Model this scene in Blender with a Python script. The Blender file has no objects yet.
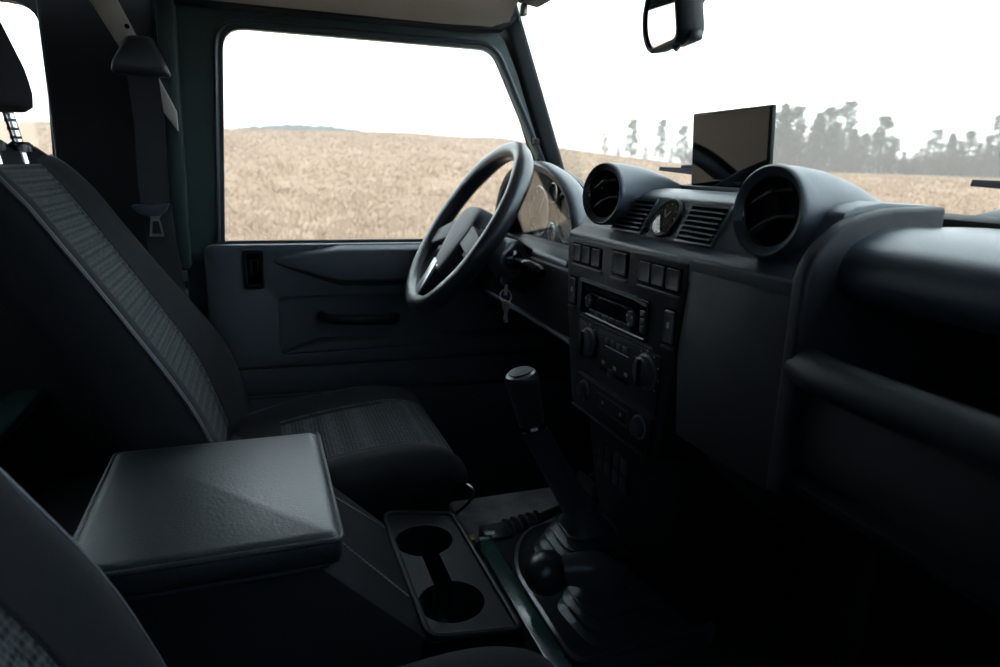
import bpy, bmesh, math, random
import numpy as np
from mathutils import Vector, Matrix
random.seed(4)
rng = np.random.default_rng(4)
S = bpy.context.scene
COL = S.collection
# ------------------------------------------------------------------ camera
# vehicle axes: X forward, Y towards the driver's door (left), Z up; metres
cam_d = bpy.data.cameras.new('camera')
cam = bpy.data.objects.new('camera', cam_d)
COL.objects.link(cam)
S.camera = cam
cam_d.sensor_width = 36.0
cam_d.lens = 24.01
cam_d.clip_start = 0.02
cam_d.clip_end = 4000
rY = Vector((-247, -173, 667)).normalized()
rX = Vector((1882, -113, 667)); rX = (rX - rY * rX.dot(rY)).normalized()
rZ = rX.cross(rY)
right = Vector((rX[0], rY[0], rZ[0])); down = Vector((rX[1], rY[1], rZ[1])); fwd = Vector((rX[2], rY[2], rZ[2]))
mw = Matrix.Identity(4)
for i in range(3):
    mw[i][0] = right[i]; mw[i][1] = -down[i]; mw[i][2] = -fwd[i]
mw[0][3], mw[1][3], mw[2][3] = 0.0, -0.785, 1.0
cam.matrix_world = mw
cam_d.dof.use_dof = True
cam_d.dof.focus_distance = 0.95
cam_d.dof.aperture_fstop = 5.6
# ------------------------------------------------------------------ world, light, exposure
W = bpy.data.worlds.new('overcast_sky'); S.world = W
W.use_nodes = True
wn = W.node_tree.nodes; wl = W.node_tree.links
bgn = wn['Background']
bgn.inputs['Color'].default_value = (0.90, 0.965, 1.0, 1)
bgn.inputs['Strength'].default_value = 4.0
S.view_settings.view_transform = 'Standard'
S.view_settings.look = 'None'
S.view_settings.gamma = 1.0
S.view_settings.use_curve_mapping = False
S.view_settings.exposure = 0.0
S.cycles.use_denoising = True
S.cycles.max_bounces = 8
S.cycles.transparent_max_bounces = 12
S.cycles.volume_bounces = 1
S.cycles.caustics_reflective = False

# ------------------------------------------------------------------ materials
MATS = {}
def mat(name, col, rough=0.5, metal=0.0, spec=0.5, bump=None, var=None, coat=0.0, sheen=0.0):
    """bump=(kind, scale, strength, dist); var=(kind, scale, colour2, lo, hi)"""
    m = bpy.data.materials.new(name); m.use_nodes = True
    nt = m.node_tree; b = nt.nodes['Principled BSDF']
    b.inputs['Base Color'].default_value = (*col, 1)
    b.inputs['Roughness'].default_value = rough
    b.inputs['Metallic'].default_value = metal
    b.inputs['Specular IOR Level'].default_value = spec
    b.inputs['Coat Weight'].default_value = coat
    b.inputs['Sheen Weight'].default_value = sheen
    if metal == 0 and max(col) < 0.12: b.inputs['Specular Tint'].default_value = (0.74, 0.89, 1.0, 1)
    tc = nt.nodes.new('ShaderNodeTexCoord')
    def tex(kind, scale):
        if kind == 'voronoi':
            t = nt.nodes.new('ShaderNodeTexVoronoi'); t.inputs['Scale'].default_value = scale; o = t.outputs['Distance']
        elif kind == 'grid':
            t = nt.nodes.new('ShaderNodeTexVoronoi'); t.inputs['Scale'].default_value = scale; t.inputs['Randomness'].default_value = 0.22; o = t.outputs['Distance']
        elif kind == 'cells':
            t = nt.nodes.new('ShaderNodeTexVoronoi'); t.feature = 'DISTANCE_TO_EDGE'; t.inputs['Scale'].default_value = scale; o = t.outputs['Distance']
        elif kind == 'wave':
            t = nt.nodes.new('ShaderNodeTexWave'); t.bands_direction = 'Z'; t.inputs['Scale'].default_value = scale; o = t.outputs['Fac']
        else:
            t = nt.nodes.new('ShaderNodeTexNoise'); t.inputs['Scale'].default_value = scale; t.inputs['Detail'].default_value = 5; o = t.outputs['Fac']
        nt.links.new(tc.outputs['Object'], t.inputs['Vector'])
        return o
    if bump:
        bn = nt.nodes.new('ShaderNodeBump'); bn.inputs['Strength'].default_value = bump[2]; bn.inputs['Distance'].default_value = bump[3]
        nt.links.new(tex(bump[0], bump[1]), bn.inputs['Height']); nt.links.new(bn.outputs['Normal'], b.inputs['Normal'])
    if var:
        r = nt.nodes.new('ShaderNodeMapRange'); r.inputs['From Min'].default_value = var[3]; r.inputs['From Max'].default_value = var[4]
        mx = nt.nodes.new('ShaderNodeMix'); mx.data_type = 'RGBA'
        mx.inputs['A'].default_value = (*col, 1); mx.inputs['B'].default_value = (*var[2], 1)
        nt.links.new(tex(var[0], var[1]), r.inputs['Value']); nt.links.new(r.outputs['Result'], mx.inputs['Factor'])
        nt.links.new(mx.outputs['Result'], b.inputs['Base Color'])
    MATS[name] = m
    return m
def glass(name, tint=(1, 1, 1), ior=1.45, rough=0.0):
    m = bpy.data.materials.new(name); m.use_nodes = True
    nt = m.node_tree; nt.nodes.clear()
    o = nt.nodes.new('ShaderNodeOutputMaterial'); mx = nt.nodes.new('ShaderNodeMixShader')
    t = nt.nodes.new('ShaderNodeBsdfTransparent'); t.inputs['Color'].default_value = (*tint, 1)
    g = nt.nodes.new('ShaderNodeBsdfGlossy'); g.inputs['Roughness'].default_value = rough
    f = nt.nodes.new('ShaderNodeLayerWeight'); f.inputs['Blend'].default_value = 0.5
    p = nt.nodes.new('ShaderNodeMath'); p.operation = 'POWER'; p.inputs[1].default_value = 5.0
    q = nt.nodes.new('ShaderNodeMath'); q.operation = 'MULTIPLY_ADD'; r0 = ((ior-1)/(ior+1))**2; q.inputs[1].default_value = 1-r0; q.inputs[2].default_value = r0
    nt.links.new(f.outputs['Facing'], p.inputs[0]); nt.links.new(p.outputs[0], q.inputs[0]); nt.links.new(q.outputs[0], mx.inputs[0]); nt.links.new(t.outputs[0], mx.inputs[1]); nt.links.new(g.outputs[0], mx.inputs[2])
    nt.links.new(mx.outputs[0], o.inputs[0]); MATS[name] = m
    return m
mat('dash', (0.026, 0.034, 0.046), 0.38, bump=('noise', 900, 0.25, 0.0006), spec=1)
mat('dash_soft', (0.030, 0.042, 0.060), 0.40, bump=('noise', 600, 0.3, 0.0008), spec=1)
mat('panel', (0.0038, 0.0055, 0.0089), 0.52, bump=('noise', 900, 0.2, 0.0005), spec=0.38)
mat('dash_shaded', (0.0063, 0.0089, 0.0140), 0.58, bump=('noise', 600, 0.3, 0.0008), spec=0.6)  # dash plastic with the shade of the console side put into its colour
mat('door_card', (0.045, 0.059, 0.077), 0.55, bump=('noise', 500, 0.35, 0.0008), spec=0.7)
mat('black_trim', (0.0076, 0.0089, 0.0114), 0.7, spec=0.5)
mat('rubber', (0.034, 0.044, 0.058), 0.29, spec=1, bump=('noise', 350, 0.2, 0.0008))
mat('mat_floor', (0.016, 0.018, 0.022), 0.8, spec=0.4, bump=('noise', 200, 0.5, 0.003))
mat('carpet', (0.3, 0.32, 0.34), 0.95, spec=0.2, bump=('noise', 120, 0.6, 0.004), var=('noise', 18, (0.14, 0.15, 0.16), 0.4, 0.7))
mat('leather', (0.015, 0.019, 0.025), 0.33, spec=0.9, bump=('voronoi', 500, 0.15, 0.0005))
mat('vinyl', (0.019, 0.026, 0.034), 0.40, spec=0.84, bump=('noise', 330, 0.40, 0.0011))
mat('gloss', (0.006, 0.006, 0.008), 0.12, spec=1)
mat('screen', (0.003, 0.003, 0.004), 0.03, spec=0.26)
mat('button', (0.016, 0.02, 0.028), 0.45, spec=0.7)
mat('legend', (0.30, 0.34, 0.38), 0.5, spec=0.5)
mat('dark_void', (0.004, 0.004, 0.006), 0.9, spec=0.1)
mat('cloth', (0.02, 0.024, 0.03), 0.95, spec=0.24, bump=('noise', 700, 0.5, 0.001), sheen=0.04)
mat('cloth_side', (0.0101, 0.0127, 0.0177), 0.9, spec=0.24, bump=('noise', 500, 0.3, 0.001))
mat('cloth_weave', (0.012, 0.016, 0.02), 0.9, spec=0.3, bump=('grid', 150, 0.9, 0.004), var=('grid', 150, (0.075, 0.092, 0.108), 0.25, 0.75), sheen=0.05)
mat('piping', (0.07, 0.084, 0.104), 0.55, spec=0.8)
mat('thread', (0.2, 0.22, 0.24), 0.8, spec=0.9)
mat('green_paint', (0.02, 0.06, 0.058), 0.20, spec=1, coat=0.4, var=('noise', 25, (0.036, 0.084, 0.08), 0.4, 0.7))
mat('green_dark', (0.020, 0.046, 0.047), 0.40, spec=0.7)
mat('grey_paint', (0.4616, 0.4924, 0.4924), 0.5, bump=('noise', 90, 0.1, 0.001))
mat('chrome', (0.75, 0.77, 0.80), 0.18, metal=1.0)
mat('satin', (0.35, 0.37, 0.40), 0.32, metal=1.0)
mat('nickel', (0.62, 0.62, 0.58), 0.42, metal=0.35)
mat('brass', (0.55, 0.42, 0.22), 0.35, metal=1.0)
mat('mirror', (0.92, 0.94, 0.95), 0.02, metal=1.0)
mat('headliner', (0.3750, 0.3750, 0.3625), 0.95, spec=0.2, bump=('noise', 300, 0.4, 0.001))
mat('webbing', (0.028, 0.032, 0.04), 0.75, spec=0.6, bump=('wave', 220, 0.4, 0.0006))
mat('hub', (0.024, 0.03, 0.04), 0.58, spec=0.7, bump=('noise', 700, 0.3, 0.0006))
mat('gauge', (0.024, 0.024, 0.028), 0.5, spec=0.9)
mat('silver_ring', (0.55, 0.56, 0.58), 0.25, metal=1.0)
glass('window_glass', (0.97, 0.99, 0.98), 1.35)
glass('dimming_glass', (0.33, 0.36, 0.40), 1.4)  # dark tint added to the unseen passenger pane to dim the cabin
glass('gauge_glass', (0.92, 0.93, 0.93), 1.75, 0.03)
mat('bark', (0.0562, 0.0450, 0.0375), 0.9, spec=0.2)
mat('birch', (0.1625, 0.1500, 0.1375), 0.9, spec=0.2)
mat('twig', (0.0687, 0.0562, 0.0525), 0.9, spec=0.2)
mat('pine', (0.0325, 0.0536, 0.0292), 0.9, spec=0.2)
mat('spruce', (0.0250, 0.0426, 0.0275), 0.9, spec=0.2)
mat('straw', (0.355, 0.275, 0.214), 0.9, spec=0.1)
mat('far_forest', (0.0375, 0.0562, 0.0626), 0.95, spec=0, bump=('noise', 0.05, 0.5, 3.0))
mat('white_paint', (0.2499, 0.2499, 0.2499), 0.5, spec=0.9)
mat('house_wall', (0.1625, 0.1250, 0.0751), 0.8, spec=0.2)
mat('house_roof', (0.1124, 0.1250, 0.1375), 0.7, spec=0.3)
mat('tyre', (0.04, 0.04, 0.04), 0.8, spec=0.9)
def field_mat():
    m = mat('field', (0.40, 0.29, 0.19), 0.95, spec=0.02)
    nt = m.node_tree; b = nt.nodes['Principled BSDF']; tc = nt.nodes.new('ShaderNodeTexCoord')
    def nz(sc, det):
        t = nt.nodes.new('ShaderNodeTexNoise'); t.inputs['Scale'].default_value = sc; t.inputs['Detail'].default_value = det; t.inputs['Roughness'].default_value = 0.65
        nt.links.new(tc.outputs['Object'], t.inputs['Vector']); return t.outputs['Fac']
    r = nt.nodes.new('ShaderNodeValToRGB'); e = r.color_ramp.elements
    e[0].position = 0.34; e[0].color = (0.212, 0.152, 0.115, 1); e[1].position = 0.66; e[1].color = (0.395, 0.312, 0.248, 1)
    k = e.new(0.5); k.color = (0.318, 0.240, 0.182, 1)
    a = nt.nodes.new('ShaderNodeMath'); a.operation = 'MULTIPLY_ADD'; a.inputs[1].default_value = 0.55
    a2 = nt.nodes.new('ShaderNodeMath'); a2.operation = 'MULTIPLY'; a2.inputs[1].default_value = 0.45
    nt.links.new(nz(0.5, 7), a2.inputs[0]); nt.links.new(nz(11, 8), a.inputs[0]); nt.links.new(a2.outputs[0], a.inputs[2])
    nt.links.new(a.outputs[0], r.inputs['Fac']); nt.links.new(r.outputs['Color'], b.inputs['Base Color'])
field_mat()

# ------------------------------------------------------------------ geometry helpers
def rot(ax, deg): return Matrix.Rotation(math.radians(deg), 4, ax)
def tr(x, y, z): return Matrix.Translation((x, y, z))
class G:
    def __init__(s): s.bm = bmesh.new()
    def _merge(s, b, M=None, bevel=0, seg=2):
        if bevel:
            bmesh.ops.remove_doubles(b, verts=b.verts, dist=1e-6)
            ed = [e for e in b.edges if len(e.link_faces) == 2 and e.calc_face_angle(0) > 0.5]
            bmesh.ops.bevel(b, geom=ed, offset=bevel, segments=seg, profile=0.5, affect='EDGES', clamp_overlap=True)
        if M is not None: bmesh.ops.transform(b, matrix=M, verts=b.verts)
        me = bpy.data.meshes.new('t'); b.to_mesh(me); b.free(); s.bm.from_mesh(me); bpy.data.meshes.remove(me)
        return s
    def box(s, c, d, M=None, bevel=0, seg=2):
        b = bmesh.new(); bmesh.ops.create_cube(b, size=1)
        bmesh.ops.transform(b, matrix=tr(*c) @ Matrix.Diagonal((d[0], d[1], d[2], 1)), verts=b.verts)
        return s._merge(b, M, bevel, seg)
    def bb(s, x0, x1, y0, y1, z0, z1, **k):
        return s.box(((x0+x1)/2, (y0+y1)/2, (z0+z1)/2), (abs(x1-x0), abs(y1-y0), abs(z1-z0)), **k)
    def hull(s, pts, bevel=0, seg=2, M=None):
        b = bmesh.new(); vs = [b.verts.new(p) for p in pts]
        r = bmesh.ops.convex_hull(b, input=vs)
        bmesh.ops.delete(b, geom=[v for v in b.verts if not v.link_faces], context='VERTS')
        bmesh.ops.dissolve_limit(b, angle_limit=0.02, verts=b.verts, edges=b.edges)
        return s._merge(b, M, bevel, seg)
    def plate(s, outer, holes, axis, a, b_, bevel=0, seg=2, M=None):
        """flat plate from 2D loops (axis = normal axis), between a and b_ on that axis"""
        b = bmesh.new(); ed = []; loops = []
        def p3(p, h):
            return {'x': (h, p[0], p[1]), 'y': (p[0], h, p[1]), 'z': (p[0], p[1], h)}[axis]
        for L in [outer] + holes:
            vs = [b.verts.new(p3(p, a)) for p in L]
            loops.append(vs)
            ed += [b.edges.new((vs[i], vs[(i+1) % len(vs)])) for i in range(len(vs))]
        bmesh.ops.triangle_fill(b, edges=ed, use_beauty=True)
        f0 = list(b.faces); mp = {}
        for v in list(b.verts):
            co = list(v.co); co['xyz'.index(axis)] = b_; mp[v] = b.verts.new(co)
        for f in f0: b.faces.new([mp[v] for v in reversed(f.verts)])
        for vs in loops:
            for i in range(len(vs)):
                j = (i+1) % len(vs); b.faces.new((vs[i], vs[j], mp[vs[j]], mp[vs[i]]))
        bmesh.ops.recalc_face_normals(b, faces=b.faces)
        bmesh.ops.dissolve_limit(b, angle_limit=0.01, verts=b.verts, edges=b.edges) if not holes else None
        return s._merge(b, M, bevel, seg)
    def loft(s, loops, cap=True, closed=True, M=None):
        b = bmesh.new(); R = [[b.verts.new(p) for p in L] for L in loops]; n = len(R[0])
        for i in range(len(R)-1):
            for j in range(n if closed else n-1):
                k = (j+1) % n; b.faces.new((R[i][j], R[i][k], R[i+1][k], R[i+1][j]))
        if cap and closed:
            b.faces.new(list(reversed(R[0]))); b.faces.new(R[-1])
        bmesh.ops.recalc_face_normals(b, faces=b.faces)
        return s._merge(b, M)
    def tube(s, pts, r, n=12, closed=False, flat=1.0, M=None):
        pts = [Vector(p) for p in pts]; N = len(pts); rr = r if isinstance(r, (list, tuple)) else [r]*N
        loops = []; up = None
        for i in range(N):
            if closed: t = pts[(i+1) % N] - pts[i-1]
            else: t = pts[min(i+1, N-1)] - pts[max(i-1, 0)]
            t.normalize()
            if up is None: up = Vector((0, 0, 1)) if abs(t.z) < 0.9 else Vector((1, 0, 0))
            sd = t.cross(up).normalized(); up = sd.cross(t).normalized()
            loops.append([pts[i] + (sd*math.cos(a)*flat + up*math.sin(a))*rr[i] for a in [2*math.pi*k/n for k in range(n)]])
        if closed: loops.append(loops[0]); return s.loft(loops, cap=False, M=M)
        return s.loft(loops, M=M)
    def lathe(s, prof, n=32, M=None, cap=True):
        """prof = (radius, height) along local z"""
        return s.loft([[(r*math.cos(2*math.pi*k/n), r*math.sin(2*math.pi*k/n), h) for k in range(n)] for r, h in prof], cap=cap, M=M)
    def sph(s, c, r, M=None, sc=(1, 1, 1), u=20, v=14):
        b = bmesh.new(); bmesh.ops.create_uvsphere(b, u_segments=u, v_segments=v, radius=1)
        bmesh.ops.transform(b, matrix=tr(*c) @ Matrix.Diagonal((r*sc[0], r*sc[1], r*sc[2], 1)), verts=b.verts)
        return s._merge(b, M)
    def grid(s, P, M=None):
        b = bmesh.new(); V = [[b.verts.new(p) for p in row] for row in P]
        for i in range(len(V)-1):
            for j in range(len(V[0])-1): b.faces.new((V[i][j], V[i][j+1], V[i+1][j+1], V[i+1][j]))
        return s._merge(b, M)
    def done(s, name, m, parent=None, ang=35, subsurf=0, origin=None):
        me = bpy.data.meshes.new(name)
        bmesh.ops.remove_doubles(s.bm, verts=s.bm.verts, dist=1e-6)
        s.bm.to_mesh(me); s.bm.free()
        o = bpy.data.objects.new(name, me); COL.objects.link(o)
        me.materials.append(MATS[m])
        me.polygons.foreach_set('use_smooth', [True]*len(me.polygons))
        me.set_sharp_from_angle(angle=math.radians(ang))
        if parent is not None: attach(o, parent)
        elif origin is not None:
            me.transform(Matrix.Translation(-Vector(origin))); o.location = origin
        if subsurf:
            sm = o.modifiers.new('smooth', 'SUBSURF'); sm.levels = subsurf; sm.render_levels = subsurf
        return o
WM = {}
def attach(o, parent):
    """parent keeping the world position (meshes are written in vehicle coordinates)"""
    o.parent = parent
    o.matrix_parent_inverse = WM.get(parent.name, Matrix.Identity(4)).inverted()
    WM[o.name] = Matrix.Identity(4)
def tag(o, label, cat=None, group=None, kind=None):
    if label: o['label'] = label
    if cat: o['category'] = cat
    if group: o['group'] = group
    if kind: o['kind'] = kind
    return o
def thing(name, loc, label, cat, group=None):
    o = bpy.data.objects.new(name, None); COL.objects.link(o); o.location = loc; o.empty_display_size = 0.05
    WM[o.name] = Matrix.Translation(loc)
    return tag(o, label, cat, group)
def struct(o, label=None, cat=None): 
    tag(o, label, cat, kind='structure'); return o
def share(name, o, M, parent):
    """another piece with the same mesh, moved by M (world)"""
    c = bpy.data.objects.new(name, o.data); COL.objects.link(c); attach(c, parent); c.matrix_basis = M
    return c
def rrect(cx, cy, w, h, r, n=5):
    P = []
    for sx, sy, a0 in ((1, 1, 0), (-1, 1, 90), (-1, -1, 180), (1, -1, 270)):
        for k in range(n+1):
            a = math.radians(a0 + 90*k/n); P.append((cx+sx*(w/2-r)+r*math.cos(a), cy+sy*(h/2-r)+r*math.sin(a)))
    return P
def rpoly(P, r, n=5):
    """rounded polygon; r = number or one radius per corner"""
    out = []; N = len(P)
    for i in range(N):
        p = Vector(P[i]); a = Vector(P[i-1]) - p; b = Vector(P[(i+1) % N]) - p
        rr = r[i] if isinstance(r, (list, tuple)) else r
        if rr <= 0: out.append(tuple(p)); continue
        d = min(rr, a.length*0.49, b.length*0.49); a.normalize(); b.normalize()
        for k in range(n+1):
            t = k/n; q = (p + a*d)*(1-t)**2 + p*2*t*(1-t) + (p + b*d)*t*t; out.append(tuple(q))
    return out
def smooth_path(P, n=6, closed=False):
    P = [Vector(p) for p in P]; N = len(P); out = []
    for i in range(N if closed else N-1):
        p0 = P[i-1] if (closed or i > 0) else P[0]; p1 = P[i]; p2 = P[(i+1) % N]; p3 = P[(i+2) % N] if (closed or i+2 < N) else P[-1]
        for k in range(n):
            t = k/n; out.append(0.5*((2*p1) + (p2-p0)*t + (2*p0-5*p1+4*p2-p3)*t*t + (3*p1-p0-3*p2+p3)*t**3))
    if not closed: out.append(P[-1])
    return out

exec_parts = []
# ================================================================== LAND
GZ = -0.55
BT = [-180, -120, -60, 0, 34, 48, 55, 58.5, 64.5, 69.5, 78.5, 92, 110, 140, 180]
EV = [0.6, 0.2, 0.2, 0.2, 0.22, 0.33, 0.62, 0.95, 1.5, 2.05, 2.38, 2.15, 2.0, 1.4, 0.6]
def ground_z(x, y):
    r = np.hypot(x, y+0.785); b = np.degrees(np.arctan2(y+0.785, x))
    e = np.interp(b, BT, EV); R0 = 95.0
    h = R0*np.tan(np.radians(e)) + 1.0 - GZ
    t = np.clip((r-9)/(R0-9), 0, 1); return GZ + h*(t*t*(3-2*t))*1.0
rad = np.concatenate([[0.01], np.geomspace(2, 1500, 90)])
az = np.radians(np.arange(0, 360, 2.0))
vx = (rad[:, None]*np.cos(az)).ravel(); vy = (rad[:, None]*np.sin(az) - 0.785).ravel()
vz = ground_z(vx, vy) + np.where(np.hypot(vx, vy) > 4, rng.normal(0, 0.02, len(vx)), 0)
n = len(az); fcs = [(i*n+j, i*n+(j+1) % n, (i+1)*n+(j+1) % n, (i+1)*n+j) for i in range(len(rad)-1) for j in range(n)]
me = bpy.data.meshes.new('field'); me.from_pydata(np.c_[vx, vy, vz].tolist(), [], fcs); me.materials.append(MATS['field'])
me.polygons.foreach_set('use_smooth', [True]*len(me.polygons))
field = bpy.data.objects.new('field', me); COL.objects.link(field); struct(field)
# dry stubble: blades nobody could count
def stubble():
    V = []; F = []
    N = 70000
    b = np.radians(rng.uniform(26, 104, N)); d = 7 + 75*rng.random(N)**1.6
    x = d*np.cos(b); y = d*np.sin(b) - 0.785; z = ground_z(x, y)
    k = 0
    for i in range(N):
        for q in range(3):
            a = rng.uniform(0, 6.283); h = rng.uniform(0.06, 0.17); w = 0.008 + 0.0004*d[i]; lx, ly = rng.normal(0, 0.08, 2)
            px, py = x[i]+rng.normal(0, 0.06), y[i]+rng.normal(0, 0.06); ca, sa = math.cos(a)*w, math.sin(a)*w
            V += [(px-ca, py-sa, z[i]-0.02), (px+ca, py+sa, z[i]-0.02), (px+lx, py+ly, z[i]+h)]; F.append((k, k+1, k+2)); k += 3
    me = bpy.data.meshes.new('stubble'); me.from_pydata(V, [], F); me.materials.append(MATS['straw'])
    o = bpy.data.objects.new('stubble', me); COL.objects.link(o)
    tag(o, 'dry straw-coloured stubble covering the open field', 'stubble', kind='stuff')
stubble()
# distant wooded hills
def hill(b0, b1, d, e0, e1, label, seed):
    """wooded rise seen at e0..e1 degrees above eye level"""
    r = random.Random(seed); n = 60; P = []
    for dd, f in ((d-22, 0), (d-8, .7), (d, 1.0), (d+20, 0.8), (d+45, 0)):
        row = []
        for i in range(n+1):
            t = i/n; b = math.radians(b0+(b1-b0)*t)
            h = d*math.tan(math.radians(e0 + (e1-e0)*math.sin(math.pi*t)**0.8)) + r.uniform(-.25, .25)
            row.append((dd*math.cos(b), dd*math.sin(b)-.785, 1.0 + h*f if f else -1.0))
        P.append(row)
    o = G().grid(P).done('hill', 'far_forest'); tag(o, label, 'hill')
hill(78.6, 92.5, 175, 2.0, 2.85, 'low blue-grey wooded hill on the horizon beyond the driver door window', 1)
hill(66.5, 76, 185, 1.6, 2.42, 'faint far ridge on the horizon near the front door pillar', 3)

# ---- trees
def leaf_cloud(g_v, g_f, c, rx, ry, rz, n, s, r):
    for _ in range(n):
        u = Vector((r.gauss(0, 1), r.gauss(0, 1), r.gauss(0, 1))).normalized()*r.random()**0.4
        p = Vector(c) + Vector((u.x*rx, u.y*ry, u.z*rz)); k = len(g_v)
        for q in range(3): g_v.append(tuple(p + Vector((r.gauss(0, s), r.gauss(0, s), r.gauss(0, s*0.7)))))
        g_f.append((k, k+1, k+2))
def raw(name, V, F, m):
    me = bpy.data.meshes.new(name); me.from_pydata(V, [], F); me.materials.append(MATS[m]); return me
def limb(V, F, a, b, r0, r1):
    a = Vector(a); b = Vector(b); t = (b-a).normalized(); s = t.orthogonal().normalized(); u = t.cross(s); k = len(V)
    for P_, r in ((a, r0), (b, r1)):
        for q in range(4): V.append(tuple(P_ + (s*math.cos(q*1.5708)+u*math.sin(q*1.5708))*r))
    for q in range(4): F.append((k+q, k+(q+1) % 4, k+4+(q+1) % 4, k+4+q))
def proto_pine(seed):
    r = random.Random(seed); tv, tf, cv, cf = [], [], [], []
    h = 16; limb(tv, tf, (0, 0, -0.5), (r.uniform(-.4, .4), 0, h*0.95), 0.28, 0.08)
    for i in range(56):
        z = h*(0.13+0.83*r.random()); L = 2.3*(1-((z/h-0.13)/0.92))**0.6+0.4; a = r.uniform(0, 6.28)
        e = (math.cos(a)*L, math.sin(a)*L, z+0.5); limb(tv, tf, (0, 0, z-.3), e, 0.06, 0.02)
        leaf_cloud(cv, cf, (e[0]*0.72, e[1]*0.72, z+0.4), 1.0, 1.0, 0.8, 52, 0.22, r)
    leaf_cloud(cv, cf, (0, 0, h*0.93), 0.9, 0.9, 1.2, 60, 0.26, r)
    return raw('trunk', tv, tf, 'bark'), raw('crown', cv, cf, 'pine')
def proto_spruce(seed):
    r = random.Random(seed); tv, tf, cv, cf = [], [], [], []; h = 15
    limb(tv, tf, (0, 0, -.5), (0, 0, h), 0.2, 0.03)
    for i in range(44):
        t = i/44; z = h*(0.08+0.9*t); L = 2.6*(1-t)**0.85+0.2
        for q in range(4):
            a = r.uniform(0, 6.28); leaf_cloud(cv, cf, (math.cos(a)*L*0.6, math.sin(a)*L*0.6, z-0.25*L), 0.5*L+.2, 0.5*L+.2, 0.35, 18, 0.28, r)
    return raw('trunk', tv, tf, 'bark'), raw('crown', cv, cf, 'spruce')
def proto_birch(seed):
    r = random.Random(seed); tv, tf, cv, cf = [], [], [], []; h = 13
    top = Vector((r.uniform(-.8, .8), r.uniform(-.8, .8), h)); limb(tv, tf, (0, 0, -.5), top, 0.18, 0.05)
    for i in range(64):
        t = 0.15+0.83*r.random(); p = top*t; a = r.uniform(0, 6.28); L = (1.1-t)*2.6+0.5
        q = p + Vector((math.cos(a)*L*0.6, math.sin(a)*L*0.6, L*0.9)); limb(cv, cf, p, q, 0.06, 0.025)
        for _ in range(11):
            s = p.lerp(q, r.uniform(0.3, 1)); e = s + Vector((r.gauss(0, .6), r.gauss(0, .6), r.uniform(0.1, 1.1))); limb(cv, cf, s, e, 0.028, 0.012)
    return raw('trunk', tv, tf, 'birch'), raw('branches', cv, cf, 'twig')
def proto_bush(seed):
    r = random.Random(seed); tv, tf, cv, cf = [], [], [], []
    for i in range(46):
        a = r.uniform(0, 6.28); R = 1.5*r.random(); p = Vector((math.cos(a)*R, math.sin(a)*R, -.2)); q = p + Vector((r.gauss(0, .6), r.gauss(0, .6), r.uniform(1.2, 3.6))); limb(tv, tf, p, q, 0.04, 0.012)
        for _ in range(6):
            s = p.lerp(q, r.uniform(0.3, 1)); limb(cv, cf, s, s+Vector((r.gauss(0, .5), r.gauss(0, .5), r.uniform(0, .9))), 0.022, 0.008)
    return raw('stems', tv, tf, 'twig'), raw('twigs', cv, cf, 'twig')
PR = {'pine_tree': [proto_pine(s) for s in (1, 2, 3)], 'spruce_tree': [proto_spruce(s) for s in (4, 5)],
      'birch_tree': [proto_birch(s) for s in (6, 7, 8)], 'shrub': [proto_bush(s) for s in (9, 10)]}
LB = {'pine_tree': ('hazy green pine in the tree line across the field', 'tree', 'pines in the tree line'),
      'spruce_tree': ('narrow dark conical spruce in the tree line across the field', 'tree', 'spruces in the tree line'),
      'birch_tree': ('bare grey-brown leafless birch in the tree line across the field', 'tree', 'bare birches in the tree line'),
      'shrub': ('low bare brown shrub at the foot of the tree line', 'shrub', 'shrubs at the field edge')}
def plant(kind, brg, d, sc, label=None, wide=1.0):
    x = d*math.cos(math.radians(brg)); y = d*math.sin(math.radians(brg)) - 0.785; z = float(ground_z(np.array(x), np.array(y)))
    lab, cat, grp = LB[kind]
    t = thing(kind, (0, 0, 0), label or lab, cat, None if label else grp)
    t.location = (x, y, z - 0.1); t.rotation_euler.z = random.uniform(0, 6.28); hs = sc if kind == 'shrub' else sc*0.70
    t.scale = (hs*wide*1.25, hs*wide*1.25, hs)
    for me in random.choice(PR[kind]):
        c = bpy.data.objects.new(me.name, me); COL.objects.link(c); c.parent = t
plant('pine_tree', 59.6, 150, 0.80, 'lone slender pine standing furthest left in the windscreen, bare gap beside it', 0.85)
plant('pine_tree', 57.3, 155, 0.86, 'second free-standing pine between the lone left pine and the tablet', 0.75)
plant('pine_tree', 55.6, 158, 0.80, 'free-standing pine just left of the tablet screen edge', 0.9)
plant('birch_tree', 61.6, 150, 0.62, 'small bare birch left of the lone slender pine', 1.2)
r_ = random.Random(12)
for b, d, s in [(50.2, 150, .95), (48.9, 160, 1.12), (47.4, 150, 1.15), (45.2, 150, 1.12), (44.0, 165, 1.35), (42.6, 155, .72), (41.4, 150, .98), (40.6, 165, .7), (38.2, 158, .82), (36.2, 150, .74), (34.6, 150, .98), (33.2, 158, .88), (31.6, 150, .9), (52.4, 150, .9), (54.0, 156, .85), (53.2, 162, 1.0), (51.2, 158, 1.05), (29.5, 150, .9), (27, 152, 1.0)]:
    plant('pine_tree', b, d, s)
for b, d, s in [(48.2, 148, 1.28), (45.8, 158, 1.2), (37.2, 155, .8), (34.0, 147, 1.0), (43.3, 160, .9), (30.5, 160, 1.0)]:
    plant('spruce_tree', b, d, s)
for i in range(80):
    b = 27 + 27*(i+0.5)/80 + r_.uniform(-.3, .3); hh = float(np.interp(b, [27, 34, 36, 39, 41.5, 45, 48, 51, 54], [.8, .85, .72, .62, .85, 1.05, 1.05, .95, .8])); plant('birch_tree', b, r_.uniform(142, 174), hh*r_.uniform(0.7, 1.08), wide=1.2)
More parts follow.
